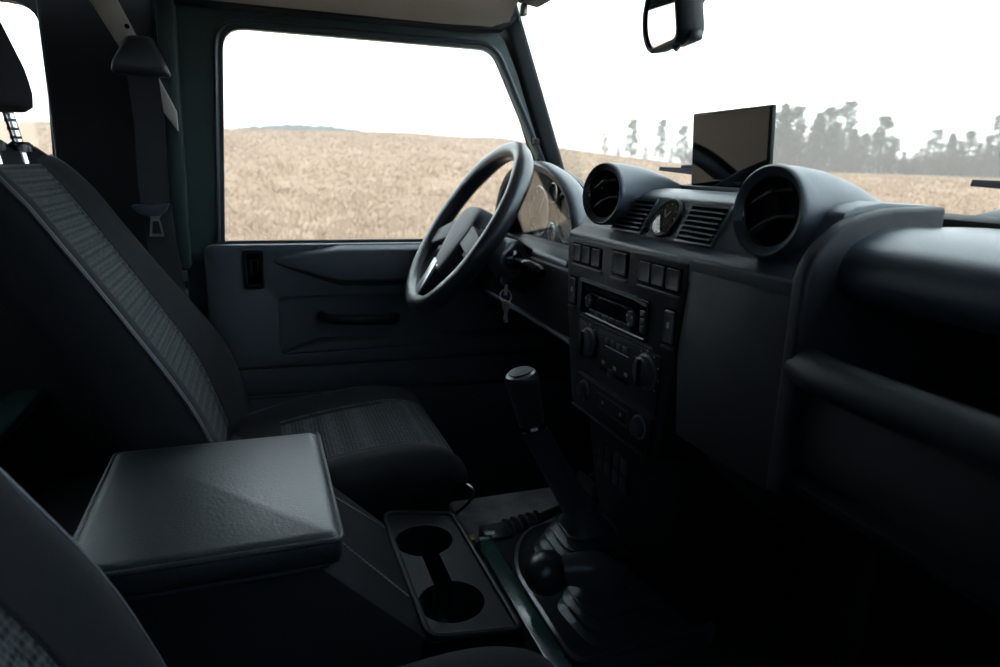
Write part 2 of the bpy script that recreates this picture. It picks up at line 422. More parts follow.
for b in (56.4, 58.4, 60.6, 54.8): plant('birch_tree', b, r_.uniform(150, 165), r_.uniform(.35, .6), wide=1.5)
for i in range(40):
    b = 27 + 28*(i+0.5)/40 + r_.uniform(-.25, .25); plant('shrub', b, r_.uniform(134, 150), r_.uniform(0.9, 1.5), wide=1.5)
def place(o, brg, d, rz):
    x = d*math.cos(math.radians(brg)); y = d*math.sin(math.radians(brg)) - 0.785
    o.location = (x, y, float(ground_z(np.array(x), np.array(y)))); o.rotation_euler.z = math.radians(rz)
h = thing('house', (0, 0, 0), 'small ochre house with grey roof among the distant trees', 'house')
G().bb(-3.5, 3.5, -3, 3, -0.5, 3.4).done('wall', 'house_wall', h)
G().hull([(-3.9, -3.4, 3.3), (3.9, -3.4, 3.3), (-3.9, 3.4, 3.3), (3.9, 3.4, 3.3), (-3.9, 0, 5.8), (3.9, 0, 5.8)]).done('roof', 'house_roof', h)
wdw = G().bb(-.5, .5, -3.05, -2.98, 1.2, 2.5).done('window', 'white_paint', h)
share('window', wdw, tr(2.2, 0, 0), h); share('window', wdw, tr(-2.2, 0, 0), h)
place(h, 43.3, 160, 125); h.scale = (.6, .6, .6)
def far_car(brg, d, rz, m, label):
    c = thing('parked_car', (0, 0, 0), label, 'car')
    G().bb(-2.1, 2.1, -.85, .85, .35, .95, bevel=.15).done('body', m, c)
    G().hull([(-1.6, -.75, .9), (1.1, -.75, .9), (-1.6, .75, .9), (1.1, .75, .9), (-1.2, -.6, 1.5), (.5, -.6, 1.5), (-1.2, .6, 1.5), (.5, .6, 1.5)], bevel=.08).done('cabin', 'house_roof', c)
    for sx in (-1.3, 1.3):
        for sy in (-.8, .8): G().lathe([(.33, -.1), (.33, .1)], 14, tr(sx, sy, .33) @ rot('X', 90)).done('wheel', 'tyre', c)
    place(c, brg, d, rz)
far_car(44.9, 141, 140, 'house_roof', 'tiny pale car parked at the far field edge, left of the ochre house')
far_car(42.4, 141, 135, 'house_roof', 'tiny grey car parked at the far field edge before the ochre house')
pst = G().bb(-.4, .4, -.4, .4, 0, 1.6, bevel=.1).hull([(-.5, -.5, 1.55), (.5, -.5, 1.55), (.5, .5, 1.55), (-.5, .5, 1.55), (0, 0, 1.9)]).done('marker_post', 'white_paint')
tag(pst, 'small white upright marker at the far edge of the field', 'marker'); place(pst, 40.4, 138, 0)

# ================================================================== BODY SHELL (the setting)
struct(G().bb(-1.3, 0.86, -0.79, 0.74, 0.0, 0.06).done('floor', 'mat_floor'))
struct(G().bb(0.80, 0.86, -0.79, 0.74, 0.06, 0.955).done('wall_front', 'black_trim'))
struct(G().bb(-1.34, -1.30, -0.79, 0.74, 0.0, 1.34).done('wall_back', 'black_trim'))
hole = rpoly([(-1.1, .93), (-0.352, .93), (-0.338, 1.262), (-1.1, 1.262)], [.03, .012, .06, .06])
struct(G().plate([(-1.3, 0.0), (-0.14, 0.0), (-0.14, 1.33), (-1.3, 1.33)], [hole], 'y', 0.70, 0.74).done('wall_left', 'black_trim'))
struct(G().plate([(-1.3, 0.0), (-0.50, 0.0), (-0.50, 1.33), (-1.3, 1.33)], [rpoly([(-1.1, 1.0), (-0.62, 1.0), (-0.62, 1.26), (-1.1, 1.26)], .05)], 'y', -0.83, -0.79).done('wall_right', 'black_trim'))
w2 = G().bb(-1.12, -0.32, 0.716, 0.720, 0.91, 1.28).done('window_2', 'window_glass'); struct(w2)
struct(G().bb(-1.12, -0.60, -0.812, -0.808, 0.98, 1.28).done('window_3', 'window_glass'))
pdoor = thing('passenger_door', (.2, -.82, .1), 'closed passenger door with window opening beside the passenger seat', 'car door')
G().plate([(-.50, .06), (.80, .06), (.80, .83), (.66, 1.0), (.53, 1.33), (-.50, 1.33)], [rpoly([(-.40, .88), (.70, .88), (.60, 1.06), (.52, 1.24), (-.40, 1.24)], .04)], 'y', -.84, -.80).done('shell', 'black_trim', pdoor)
G().bb(-.45, .74, -.822, -.818, .85, 1.28).done('window_pane', 'dimming_glass', pdoor)
# sill under the driver's door
struct(G().bb(-0.14, 0.80, 0.66, 0.74, 0.0, 0.16, bevel=.01).done('trim_1', 'green_dark'))
# B-pillar: painted upright beside the door, black inner trim behind the belt
struct(G().plate(rpoly([(-0.158, 0.79), (-0.128, 0.79), (-0.118, 1.31), (-0.150, 1.31)], .006), [], 'y', 0.655, 0.70, bevel=.006).done('trim_2', 'green_dark'))
struct(G().bb(-0.34, -0.158, 0.672, 0.70, 0.06, 1.31, bevel=.008).done('trim_3', 'black_trim'))
# headliner: sections across the car, swept from back to front
def roofloop(x, dz):
    P = [(-.79, 1.27), (-.74, 1.295), (-.66, 1.315), (-.4, 1.335), (0, 1.34), (.4, 1.335), (.56, 1.322), (.615, 1.308), (.645, 1.290), (.66, 1.278)]
    Q = [(y, z+dz) for y, z in P]; Q2 = [(y, z+dz+.03) for y, z in reversed(P)]
    return [(x, y, z) for y, z in Q+Q2]
struct(G().loft([roofloop(-1.3, 0), roofloop(-.6, .002), roofloop(0, .002), roofloop(.40, .003), roofloop(.49, .006), roofloop(.53, .02)]).done('ceiling', 'headliner'))
struct(G().tube([(-0.12, .668, 1.285), (.2, .668, 1.287), (.46, .668, 1.288), (.51, .668, 1.292), (.545, .668, 1.318)], .013, 10).done('trim_4', 'black_trim'))
# windscreen: pillars, header and base rail, with its pane
def wsx(z): return 0.690 + (0.970 - z)*0.385
def pillar(y0, y1, grow):
    return [(wsx(.90)+grow, y0, .90), (wsx(1.345)+grow, y0, 1.345)]
ws = thing('window_1', (.69, 0, .95), None, None); ws['kind'] = 'structure'
for sgn, nm in ((1, 'pillar'), (-1, 'pillar')):
    yi = .658 if sgn > 0 else -.70
    yo = yi + .055*sgn
    pts = []
    for z in (.86, 1.35):
        for y, gx in ((yi+.004*sgn, -.004), (yi+.010*sgn, -.034), (yo, -.060), (yo, .004), (yi+.010*sgn, .004)): pts.append((wsx(z)+gx, y, z))
    G().hull(pts, bevel=.006).done(nm, 'black_trim', ws)
G().hull([(wsx(1.315)+gx, y, z+.005) for y in (-.70, .64) for gx, z in ((-.03, 1.332), (.03, 1.324), (.03, 1.38), (-.035, 1.38))], bevel=.005).done('header_rail', 'black_trim', ws)
G().hull([(x, y, z) for y in (-.70, .64) for x, z in ((.665, .962), (.70, .966), (.72, .90), (.665, .90))], bevel=.004).done('base_rail', 'black_trim', ws)
G().hull([(wsx(z)+g, y, z) for y in (-.69, .675) for z in (.955, 1.34) for g in (.004, .009)]).done('pane', 'window_glass', ws)
G().box((.545, .615, 1.318), (.012, .02, .024), bevel=.003).done('clip', 'satin', ws)
# bonnet and scuttle ahead of the windscreen
struct(G().bb(.764, .80, .56, .74, .06, .955, bevel=.005).done('trim_5', 'black_trim'))
struct(G().bb(.700, .86, -.79, .74, .905, .925).done('trim_6', 'black_trim'))
bn = thing('bonnet', (1.2, 0, .6), 'dark green bonnet ahead of the windscreen base', 'bonnet')
G().hull([(.88, -.62, .86), (.88, .62, .86), (1.75, -.58, .80), (1.75, .58, .80), (.88, -.62, .6), (.88, .62, .6), (1.75, -.58, .6), (1.75, .58, .6)], bevel=.02).done('panel', 'green_paint', bn)
G().bb(.865, .89, -.70, .70, .80, .90, bevel=.005).done('scuttle', 'black_trim', bn)
def wiper(ytip, yroot, z0, lab):
    w = thing('windscreen_wiper', (.73, yroot, .94), lab, 'wiper')
    a = Vector((wsx(z0)+.022, ytip, z0)); b = Vector((wsx(z0-.012)+.022, yroot, z0-.012))
    G().hull([tuple(p + Vector(q)) for p, s in ((a, .35), (b, 1)) for q in ((-.006, 0, -.010*s), (.008, 0, -.010*s), (-.004, 0, .009*s), (.006, 0, .009*s))]).done('blade', 'black_trim', w)
    m_ = a.lerp(b, .45) + Vector((.012, 0, .010))
    G().tube([a.lerp(b, .15)+Vector((.008, 0, .006)), m_, b + Vector((.02, .0, -.01)), b + Vector((.03, -.02, -.06))], [.003, .005, .007, .009], 8).done('arm', 'black_trim', w)
wiper(.292, -.05, 1.006, 'windscreen wiper behind the tablet, its tip showing left of it')
wiper(-.285, -.62, .998, 'windscreen wiper at the right edge beyond the passenger dash')
sc_ = G().hull([(.715, -.27, .962), (.715, -.36, .962), (.75, -.27, .93), (.75, -.40, .93), (.735, -.305, .977), (.735, -.38, .985)], bevel=.003).done('cowl_cover', 'green_dark', origin=(.73, -.3, .93))
tag(sc_, 'dark angular cowl cover outside the windscreen base at the right edge', 'cowl cover')
# rear bulkhead behind the seats
bk = thing('bulkhead', (-.45, 0, .06), None, None); bk['kind'] = 'structure'
G().bb(-.44, -.425, -.76, .70, .06, .53).done('panel', 'green_paint', bk)
G().bb(-.47, -.415, -.76, .70, .53, .552, bevel=.006).done('rail', 'green_paint', bk)

# ================================================================== DRIVER'S DOOR
dr = thing('car_door', (.25, .70, .16), 'driver door with dark green window frame and black moulded trim card', 'car door')
fo = rpoly([(-.138, .80), (-.126, 1.284), (.520, 1.284), (.665, .985), (.745, .80)], [0, .03, .03, 0, 0])
fi = rpoly([(-.063, .837), (-.040, 1.244), (.502, 1.246), (.605, 1.045), (.72, .837)], [.006, .04, .03, 0, 0])
G().plate(fo, [fi], 'y', .680, .698).done('window_frame', 'green_dark', dr)
# raised inner bead of the frame
bead = [(p[0], .678, p[1]) for p in rpoly([(-.075, .84), (-.052, 1.256), (.508, 1.258), (.62, 1.04), (.73, .84)], [0, .05, .04, 0, 0])]
G().tube(bead, .0045, 8).done('window_seal', 'rubber', dr)
G().bb(-.10, .74, .700, .704, .82, 1.27).done('window_pane', 'window_glass', dr)
G().bb(-.14, .78, .700, .735, .16, .832, bevel=.004).done('outer_panel', 'green_dark', dr)
G().bb(-.075, .74, .682, .694, .826, .840, bevel=.003).done('waist_seal', 'black_trim', dr)
CY = .655
card_o = rpoly([(-.102, .576), (.76, .569), (.76, .834), (-.102, .834)], [.004, 0, 0, .02])
rec = rpoly([(.032, .600), (.66, .608), (.66, .722), (.032, .726)], .014)
lat = rpoly([(-.029, .746), (.007, .746), (.007, .822), (-.029, .822)], .005)
G().plate(card_o, [rec, lat], 'y', CY, .70, bevel=.004).done('trim_card', 'door_card', dr)
G().bb(.02, .68, .678, .70, .59, .735).done('recess_panel', 'door_card', dr)
G().hull([(.036, .652, .603), (.66, .652, .608), (.036, .680, .603), (.66, .680, .610), (.115, .655, .624), (.66, .655, .615), (.115, .68, .630), (.66, .68, .628)], bevel=.004).done('recess_ledge', 'door_card', dr)
G().hull([(.012, .657, .800), (.160, .632, .824), (.160, .632, .760), (.74, .628, .822), (.74, .628, .752), (.160, .66, .834), (.74, .66, .834), (.160, .66, .742), (.74, .66, .738), (.02, .662, .81)], bevel=.004).done('upper_pad', 'door_card', dr)
G().plate([(-.102, .514), (.76, .500), (.76, .563), (-.102, .570)], [], 'y', CY-.002, .70, bevel=.004).done('lower_strip', 'door_card', dr)
G().plate([(-.102, .20), (.76, .20), (.76, .494), (-.102, .508)], [], 'y', CY-.004, .70, bevel=.004).done('lower_panel', 'door_card', dr)
for za, zb in ((.5715, .5645), (.5125, .4985)): G().tube([(-.098, CY-.003, za), (.75, CY-.003, zb)], .0016, 6).done('seam_highlight', 'dash_soft', dr)  # thin strips added to stand in for highlights along the seams
ph = G().tube(smooth_path([(.122, .678, .676), (.135, .652, .675), (.17, .638, .673), (.20, .636, .672), (.24, .640, .669), (.270, .652, .666), (.284, .678, .664)], 5), [.011]*31, 12, flat=.8).done('pull_handle', 'panel', dr)
G().plate(rrect(-.011, .785, .040, .082, .007), [rrect(-.011, .785, .027, .066, .005)], 'y', CY-.006, CY+.02, bevel=.002).done('latch_bezel', 'panel', dr)
lc = G().bb(-.026, .004, .676, .690, .748, .820).done('latch_cup', 'dark_void', dr)
G().hull([(-.022, .648, .806), (.000, .648, .806), (-.022, .664, .810), (.000, .664, .810), (-.022, .668, .756), (.000, .668, .756), (-.022, .655, .788), (.000, .655, .788)], bevel=.002).done('latch_lever', 'gloss', dr)
G().lathe([(.006, 0), (.006, .028), (.004, .032)], 12, tr(.615, .672, .99)).done('lock_knob', 'panel', dr)
G().box((.606, .668, 1.058), (.014, .016, .016), bevel=.003).done('latch_stop', 'black_trim', dr)

# ================================================================== B-PILLAR FITTINGS
bar = G().plate([(-.272, 1.30), (-.222, 1.30), (-.128, 1.084), (-.128, 1.048), (-.166, 1.105)], [], 'y', .640, .652, bevel=.003)
bar = bar.done('pillar_brace', 'grey_paint', origin=(-.2, .646, 1.05))
tag(bar, 'light grey painted diagonal metal brace bar on the pillar behind the seat belt', 'brace')
bo = G().lathe([(.004, 0), (.004, .003)], 12, tr(-.196, .640, 1.224) @ rot('X', 90)).done('bolt', 'dark_void', None); attach(bo, bar); bo.matrix_parent_inverse = Matrix.Translation(bar.location).inverted()
sb = thing('seat_belt', (-.17, .63, .40), 'black seat belt with metal tongue hanging on the door pillar', 'seat belt')
def strap(P, w, t=.0012):
    L = []
    for (x, y, z), ax in P:
        d = Vector(ax).normalized()*w/2; c = Vector((x, y, z)); nn = Vector((0, -1, 0))
        L.append([c-d-nn*t, c+d-nn*t, c+d+nn*t, c-d+nn*t])
    return L
G().loft(strap([((-.176, .612, 1.165), (1, 0, 0)), ((-.172, .615, 1.06), (1, 0, 0)), ((-.176, .618, .95), (1, 0, .02)), ((-.172, .622, .85), (1, 0, .03)), ((-.160, .628, .72), (1, 0, .03)), ((-.14, .64, .45), (1, 0, 0))], .05)).done('webbing', 'webbing', sb)
G().hull([(-.225, .605, 1.142), (-.128, .605, 1.140), (-.225, .640, 1.142), (-.128, .640, 1.140), (-.222, .60, 1.16), (-.135, .60, 1.16), (-.195, .605, 1.205), (-.158, .605, 1.205), (-.195, .640, 1.21), (-.158, .640, 1.21)], bevel=.008, seg=3).done('belt_guide', 'rubber', sb)
G().hull([(-.214, .600, .915), (-.150, .600, .919), (-.214, .622, .915), (-.150, .622, .919), (-.206, .600, .903), (-.158, .600, .904), (-.206, .618, .903), (-.158, .618, .904), (-.170, .602, .894), (-.190, .602, .894)], bevel=.003).done('tongue_grip', 'rubber', sb)
G().plate([(-.188, .900), (-.164, .900), (-.169, .890), (-.164, .858), (-.189, .858), (-.184, .890)], [[(-.181, .886), (-.171, .886), (-.168, .863), (-.184, .863)]], 'y', .606, .610).done('tongue', 'chrome', sb)
st = thing('door_striker', (-.142, .66, .74), 'small metal door striker plate on the pillar below the belt tongue', 'striker')
G().bb(-.158, -.134, .648, .66, .765, .785, bevel=.003).done('plate', 'green_dark', st)
G().bb(-.158, -.136, .646, .66, .70, .750, bevel=.003).done('block', 'green_dark', st)

# ================================================================== SEATS
def seat(name, yc, dx, mir, label, headrest=True, cz=0.0):
    root = thing(name, (dx, yc, .42), label, 'car seat')
    T = lambda x, w, z: (x+dx, yc + w*mir, z)      # w > 0 : towards the nearer door
    # --- backrest
    spine = smooth_path([(-.035, 0, .47), (-.062, 0, .565), (-.100, 0, .665), (-.165, 0, .780), (-.232, 0, .890), (-.288, 0, .978), (-.315, 0, 1.012)], 4)
    sec = [(.205, -.012), (.188, 0), (.165, -.004), (.140, -.020), (.118, -.030), (.06, -.034), (0, -.036), (-.06, -.034), (-.118, -.030), (-.140, -.020), (-.165, -.004), (-.188, 0), (-.205, -.012), (-.213, -.04), (-.215, -.085), (-.200, -.118), (-.10, -.128), (0, -.13), (.10, -.128), (.200, -.118), (.215, -.085), (.213, -.04)]
    N = len(spine); loops = []; ins = []; crestL = []; crestR = []
    for i, p in enumerate(spine):
        a = spine[max(i-1, 0)]; b = spine[min(i+1, N-1)]; t = (b-a).normalized(); nx, nz = t.z, -t.x
        f = i/(N-1); k = (1.06 - 0.10*f) * (1 - 0.16*max(0, (f-.72)/.28)**2); dep = 1.0 - 0.22*f
        if f > .9: dep *= 1 - .25*((f-.9)/.1)**2
        fl = 1 - .6*max(0, (f-.75)/.25)                       # bolsters fade towards the top
        def pt(w, d, off=0):
            if d > -.037: d = -.036 + (d+.036)*fl
            bg = math.exp(-((f-.24)/.22)**2)*min(1, max(0, (w-.125)/.05))
            d = d*dep + off + (.016*bg if d > -.05 else 0)
            return T(p.x + nx*d, w*k*(1+.085*bg), p.z + nz*d)
        loops.append([pt(w, d) for w, d in sec])
        ins.append([pt(w, d, .0045) for w, d in [(q/10*.122, -.0355 + .004*(abs(q) == 10)) for q in range(-10, 11)]])
        crestL.append(pt(-.200, -.006, .002)); crestR.append(pt(.200, -.006, .002))
    # rounded top
    top = loops[-1]; c = sum((Vector(q) for q in top), Vector())/len(top); up = (spine[-1]-spine[-2]).normalized()
    for sc, hh in ((.95, .012), (.80, .021), (.5, .026), (.1, .028)):
        loops.append([tuple(c + (Vector(q)-c)*sc + up*hh) for q in top])
    br = G().loft(loops).done('backrest', 'cloth_side', root, ang=60)
    n0 = 2
    G().grid(ins[n0:-2]).done('insert', 'cloth_weave', br, ang=60)
    bol = []
    for sg in (-1, 1):
        rows = []
        for i, p in enumerate(spine[:-1]):
            a = spine[max(i-1, 0)]; b = spine[min(i+1, N-1)]; t = (b-a).normalized(); nx, nz = t.z, -t.x
            f = i/(N-1); k = (1.06 - 0.10*f) * (1 - 0.16*max(0, (f-.72)/.28)**2); dep = 1.0 - 0.22*f; fl = 1 - .6*max(0, (f-.75)/.25)
            row = []
            for w, d in ((.203, -.010), (.196, -.004), (.188, .0005), (.176, 0), (.165, -.003), (.150, -.012), (.138, -.021), (.126, -.027)):
                bg = math.exp(-((f-.24)/.22)**2)*min(1, max(0, (sg*w-.125)/.05))
                d = (-.036 + (d+.036)*fl)*dep + .002 + .016*bg; row.append(T(p.x+nx*d, sg*w*k*(1+.085*bg), p.z+nz*d))
            rows.append(row)
        G().grid(rows).done('bolster', 'cloth', br, ang=60)
    for cr in (crestL, crestR):
        G().tube(cr[:-1], .0035, 6).done('piping', 'piping', br)
    # --- cushion
    prof = smooth_path([(-.06, 0, .490), (.02, 0, .512), (.10, 0, .527), (.18, 0, .537), (.235, 0, .537), (.282, 0, .524), (.310, 0, .502), (.316, 0, .484)], 4)
    for p in prof: p.z += cz
    L = []; I2 = []; cL = []; cR = []
    for i, p in enumerate(prof):
        f = i/(len(prof)-1); k = .90 - .05*f; bo_ = 1 - .75*max(0, (f-.45)/.55)
        lo = .480 + cz
        wv = [(.215, lo), (.226, max(lo, p.z-.035)), (.222, p.z-.012), (.205, p.z+.006*bo_), (.180, p.z+.010*bo_), (.155, p.z+.002*bo_), (.130, p.z-.010*bo_), (.06, p.z-.014*bo_), (0, p.z-.015*bo_)]
        wv = wv + [(-w, z) for w, z in reversed(wv[:-1])]
        L.append([T(p.x, w*k, max(z, lo)) for w, z in wv])
        I2.append([T(p.x + (.003 if f > .8 else 0), w*k, z+.003) for w, z in [(q/8*.142, p.z - .014*bo_ + (.005*bo_ if abs(q) == 8 else 0)) for q in range(-8, 9)]])
        cL.append(T(p.x, -.214*k, p.z+.000)); cR.append(T(p.x, .214*k, p.z))
    cu = G().loft(L).done('cushion', 'cloth', root, ang=60)
    G().grid(I2[4:-5]).done('insert', 'cloth_weave', cu, ang=60)
    for xs in (.09, .15):
        q = [T(xs, w/10*.125, .5130 + cz + (xs-.09)*.14) for w in range(-10, 11)]
        G().tube(q, .0018, 5).done('seam', 'cloth', cu)
    # --- frame under the cushion
    fr = G().loft([[T(x, w, z) for x, w in rrect(.115, 0, lx, lw, .05)] for z, lx, lw in ((.385, .30, .30), (.42, .36, .345), (.46, .385, .365), (.482, .385, .37))]).done('base_frame', 'black_trim', root, ang=50)
    G().tube([T(-.05, -.184, .478), T(.12, -.190, .480), T(.25, -.184, .482), T(.305, -.160, .484)], .0035, 8).done('trim_strip', 'panel', fr)
    G().tube(smooth_path([T(.318, -.10, .445), T(.330, -.135, .446), T(.335, -.152, .440), T(.334, -.13, .410), T(.333, -.05, .345)], 5), .003, 8).done('slide_bar', 'satin', fr)
    if headrest:
        hr = G()
        lp = []
        for s_, z, xo, th in ((.50, 1.060, 0, .5), (.78, 1.062, 0, .8), (.92, 1.070, 0, .95), (1.0, 1.090, -.004, 1.03), (1.01, 1.11, -.008, 1.05), (1.0, 1.13, -.012, 1.05), (.97, 1.19, -.030, 1.0), (.85, 1.25, -.05, .8), (.5, 1.272, -.06, .5)):
            ring = rrect(0, 0, .26*s_, .10*th, .045*th, 5); lp.append([T(-.362+xo+q[1], q[0], z) for q in ring])
        h_ = hr.loft(lp).done('headrest', 'cloth_side', root, ang=60)
        for w in (-.06, .06):
            po = G().tube([T(-.330, w, .985), T(-.345, w, 1.075)], .0075, 12).done('headrest_post', 'chrome', root)
            G().lathe([(.017, 0), (.017, .010), (.012, .014)], 16, tr(*T(-.333, w, 1.004))).done('collar', 'gloss', po)
            for k in range(4):
                G().lathe([(.0080, -.0022), (.0080, .0022)], 12, tr(*T(-.3365-.0021*k, w, 1.024+.0125*k))).done('notch', 'gloss', po)
    return root
seat('driver_seat', .395, 0, 1, 'black cloth driver seat with patterned insert, headrest and pale piping')
seat('passenger_seat', -.415, -.040, -1, 'black cloth passenger seat in the near left corner, beside the lidded console', cz=-.016)
sx = thing('seat_box', (0, 0, .06), 'dark green metal seat box under the seats with a worn bright front lip', 'seat box')
G().bb(-.42, .30, .15, .65, .06, .38, bevel=.01).bb(-.42, .30, -.76, -.16, .06, .36, bevel=.01).bb(-.42, .285, -.16, .15, .06, .34).done('body', 'black_trim', sx)
G().plate([(.290, .405), (.297, .428), (.322, .430), (.326, .422), (.326, .30), (.318, .30), (.318, .418), (.300, .416)], [], 'y', -.70, .105, bevel=.0015).done('front_lip', 'green_paint', sx)
G().bb(.300, .322, .095, .108, .395, .436, bevel=.002).done('lip_end_bracket', 'green_paint', sx)
G().bb(.290, .306, .135, .150, .405, .415, bevel=.002).done('catch', 'brass', sx)

# ================================================================== CENTRE CONSOLE BOX
cb = thing('console_box', (-.05, .02, .34), 'black centre console box with padded lid between the seats', 'console box')
lp = []
for z, e in ((.578, .010), (.583, .002), (.592, 0), (.603, 0), (.6115, .0025), (.6150, .007), (.6165, .013)):
    lp.append([(x, y, z) for x, y in rrect(-.065, .020, .266-2*e, .304-2*e, .009, 4)])
G().loft(lp).done('lid', 'vinyl', cb, ang=50)
G().tube([(x, y, .6105) for x, y in rrect(-.065, .020, .264, .302, .009, 4)], .0032, 8, closed=True).done('lid_piping', 'vinyl', cb)
G().hull([(x, y, z) for y in (-.118, .158) for x, z in ((-.19, .30), (-.19, .573), (.045, .573), (.050, .565), (.165, .452), (.165, .30))], bevel=.008).done('body', 'cloth_side', cb)
G().bb(-.192, .054, -.124, .164, .5735, .5785, bevel=.002).done('lid_rim', 'dash_soft', cb)
sts = G().box((0, 0, 0), (.005, .0016, .0016)).done('stitch', 'thread', cb)
sts.matrix_basis = tr(.062, -.02, .556) @ rot('Y', 44)
for k in range(1, 22): share('stitch', sts, tr(.062+.0044*k, -.02-.0012*k, .5568-.00435*k) @ rot('Y', 44), cb)
for k in range(22): share('stitch', sts, tr(.062+.0044*k, .105+.0012*k, .5568-.00435*k) @ rot('Y', 44), cb)
# cup holder tray
def dumbbell(off=0):
    P = []; r = .043-off
    s = math.asin(min(.99, (.0125-off*.3)/r)); cx = .2085
    for k in range(25): a = -math.pi/2 + s + k/24*(2*math.pi-2*s); P.append((cx + r*math.cos(a), .090 + r*math.sin(a)))
    for k in range(25): a = math.pi/2 + s + k/24*(2*math.pi-2*s); P.append((cx + r*math.cos(a), -.062 + r*math.sin(a)))
    return P
tray = rpoly([(.163, .188), (.270, .150), (.274, -.140), (.165, -.122)], [.03, .012, .012, .02])
ct = G().plate(tray, [dumbbell()], 'z', .445, .456).done('cup_tray', 'black_trim', cb, ang=30)
G().loft([[(x, y, .4555) for x, y in dumbbell()], [(x, y, .45) for x, y in dumbbell(.002)], [(x, y, .385) for x, y in dumbbell(.008)]], cap=False).done('cup_well', 'panel', cb)
G().plate(dumbbell(.0075), [], 'z', .380, .386).done('well_floor', 'dark_void', cb)
G().tube([(x, y, .457) for x, y in tray], .0045, 8, closed=True).done('tray_rim', 'panel', cb)
G().plate(rpoly([(.160, .19), (.276, .152), (.280, -.143), (.160, -.125)], .01), [rpoly([(.163, .186), (.272, .150), (.276, -.138), (.163, -.121)], .01)], 'z', .33, .452).done('tray_skirt', 'panel', cb)

# ================================================================== TUNNEL, LEVERS
tn = thing('transmission_tunnel', (.55, 0, .06), 'black rubber-covered transmission tunnel with grey carpet on its driver side', 'tunnel')
G().hull([(x, y, z) for x in (.328, .80) for y, z in ((-.20, .06), (-.175, .37), (-.16, .385), (.18, .385), (.20, .37), (.21, .06))], bevel=.01).done('cover', 'mat_floor', tn)
G().hull([(.33, .19, .355), (.62, .19, .355), (.33, .40, .345), (.62, .40, .345), (.33, .42, .06), (.62, .42, .06), (.33, .19, .06), (.62, .19, .06)], bevel=.012).done('carpet_panel', 'carpet', tn)
pl = rpoly([(.338, -.165), (.56, -.165), (.585, .08), (.50, .165), (.40, .165), (.338, .06)], [.03, .05, .05, .05, .06, .05])
cx_, cy_ = .455, -.005
lp = []
for z, s_ in ((.384, 1.02), (.398, 1.02), (.406, 1.0), (.408, .96), (.404, .93), (.402, .90)):
    lp.append([(cx_+(x-cx_)*s_, cy_+(y-cy_)*s_, z) for x, y in pl])
G().loft(lp).done('lever_surround', 'rubber', tn, ang=50)
def bellows(cx, cy, w0, d0, z0, w1, d1, z1, nb, lean=(0, 0), ang=0):
    L = []; n_ = nb*4
    for i in range(n_+1):
        t = i/n_; w = w0+(w1-w0)*t; d = d0+(d1-d0)*t; ph_ = math.cos(i*math.pi/2)*.009
        L.append([(cx+lean[0]*t+q[0]*math.cos(ang)-q[1]*math.sin(ang), cy+lean[1]*t+q[0]*math.sin(ang)+q[1]*math.cos(ang), z0+(z1-z0)*t+ph_*.15) for q in rrect(0, 0, w+ph_, d+ph_, min(w, d)*.3, 5)])
    return L
gl = thing('gear_lever', (.46, .05, .40), 'tall black gear lever with worn round knob rising from a ribbed boot', 'gear lever')
G().loft(bellows(.470, .050, .150, .150, .402, .075, .075, .462, 4, (-.012, 0))).done('boot', 'rubber', gl, ang=70)
G().loft([[(x, y, .462) for x, y in rrect(.458, .050, .08, .08, .025)], [(x, y, .480) for x, y in rrect(.450, .047, .060, .060, .027)], [(x, y, .505) for x, y in rrect(.440, .045, .049, .049, .024)]]).done('boot_neck', 'rubber', gl, ang=70)
a = Vector((.448, .045, .478)); b = Vector((.3575, .045, .640))
G().tube([a.lerp(b, t) for t in (0, .1, .5, .95, 1)], [.0235, .0225, .0210, .0190, .0175], 20).done('shaft', 'rubber', gl)
d = Vector((-.0215, 0, .082)).normalized(); Mk = Matrix.Translation(b) @ d.to_track_quat('Z', 'Y').to_matrix().to_4x4()
G().lathe([(.0205, -.003), (.0215, .001), (.0195, .005)], 24, Mk).done('collar', 'gloss', gl)
G().lathe([(.0185, .004), (.0195, .014), (.0205, .035), (.0225, .055), (.0242, .068), (.0242, .076), (.0215, .083), (.015, .0860), (.001, .0865)], 28, Mk).done('knob', 'leather', gl)
G().lathe([(.0170, .0845), (.0170, .0868), (.013, .0878), (.001, .0880)], 24, Mk).done('shift_cap', 'button', gl)
tl = thing('transfer_lever', (.44, -.085, .40), 'short black transfer lever with bulbous knob beside the taller gear lever', 'transfer lever')
G().loft(bellows(.440, -.082, .135, .110, .402, .075, .06, .446, 3, (-.01, .01), .1)).done('boot', 'rubber', tl, ang=70)
G().tube(smooth_path([(.435, -.072, .440), (.415, -.069, .462), (.385, -.066, .470), (.358, -.062, .470)], 5), [.034, .033, .032, .031, .030, .029, .027, .026, .025, .024, .023, .022, .021, .021, .021, .021], 16).done('shaft', 'rubber', tl)
G().sph((.343, -.058, .468), .030, sc=(1.05, 1, 1)).done('knob', 'leather', tl)
hb = thing('handbrake_lever', (.40, .19, .38), 'black handbrake lever with ribbed rubber gaiter on the tunnel behind the gear boot', 'handbrake')
G().bb(.335, .385, .165, .215, .345, .392, bevel=.006).done('base', 'rubber', hb)
q = []; rr = []
for i in range(17):
    q.append((.385+.062*i/16, .20+.01*i/16, .378+.006*i/16)); rr.append(.019 + (.004 if i % 4 < 2 else -.003) - .004*i/16)
G().tube(q, rr, 14).done('gaiter', 'rubber', hb)
G().tube([(.44, .21, .384), (.52, .222, .398)], .009, 10).done('shaft', 'black_trim', hb)
G().sph((.525, .222, .40), .0115).done('button', 'satin', hb)
pd = thing('pedal', (.66, .33, .30), 'metal edged foot pedal in the driver footwell behind the gear lever', 'pedal')
G().box((.60, .318, .382), (.012, .075, .030), bevel=.004).done('pad', 'satin', pd)
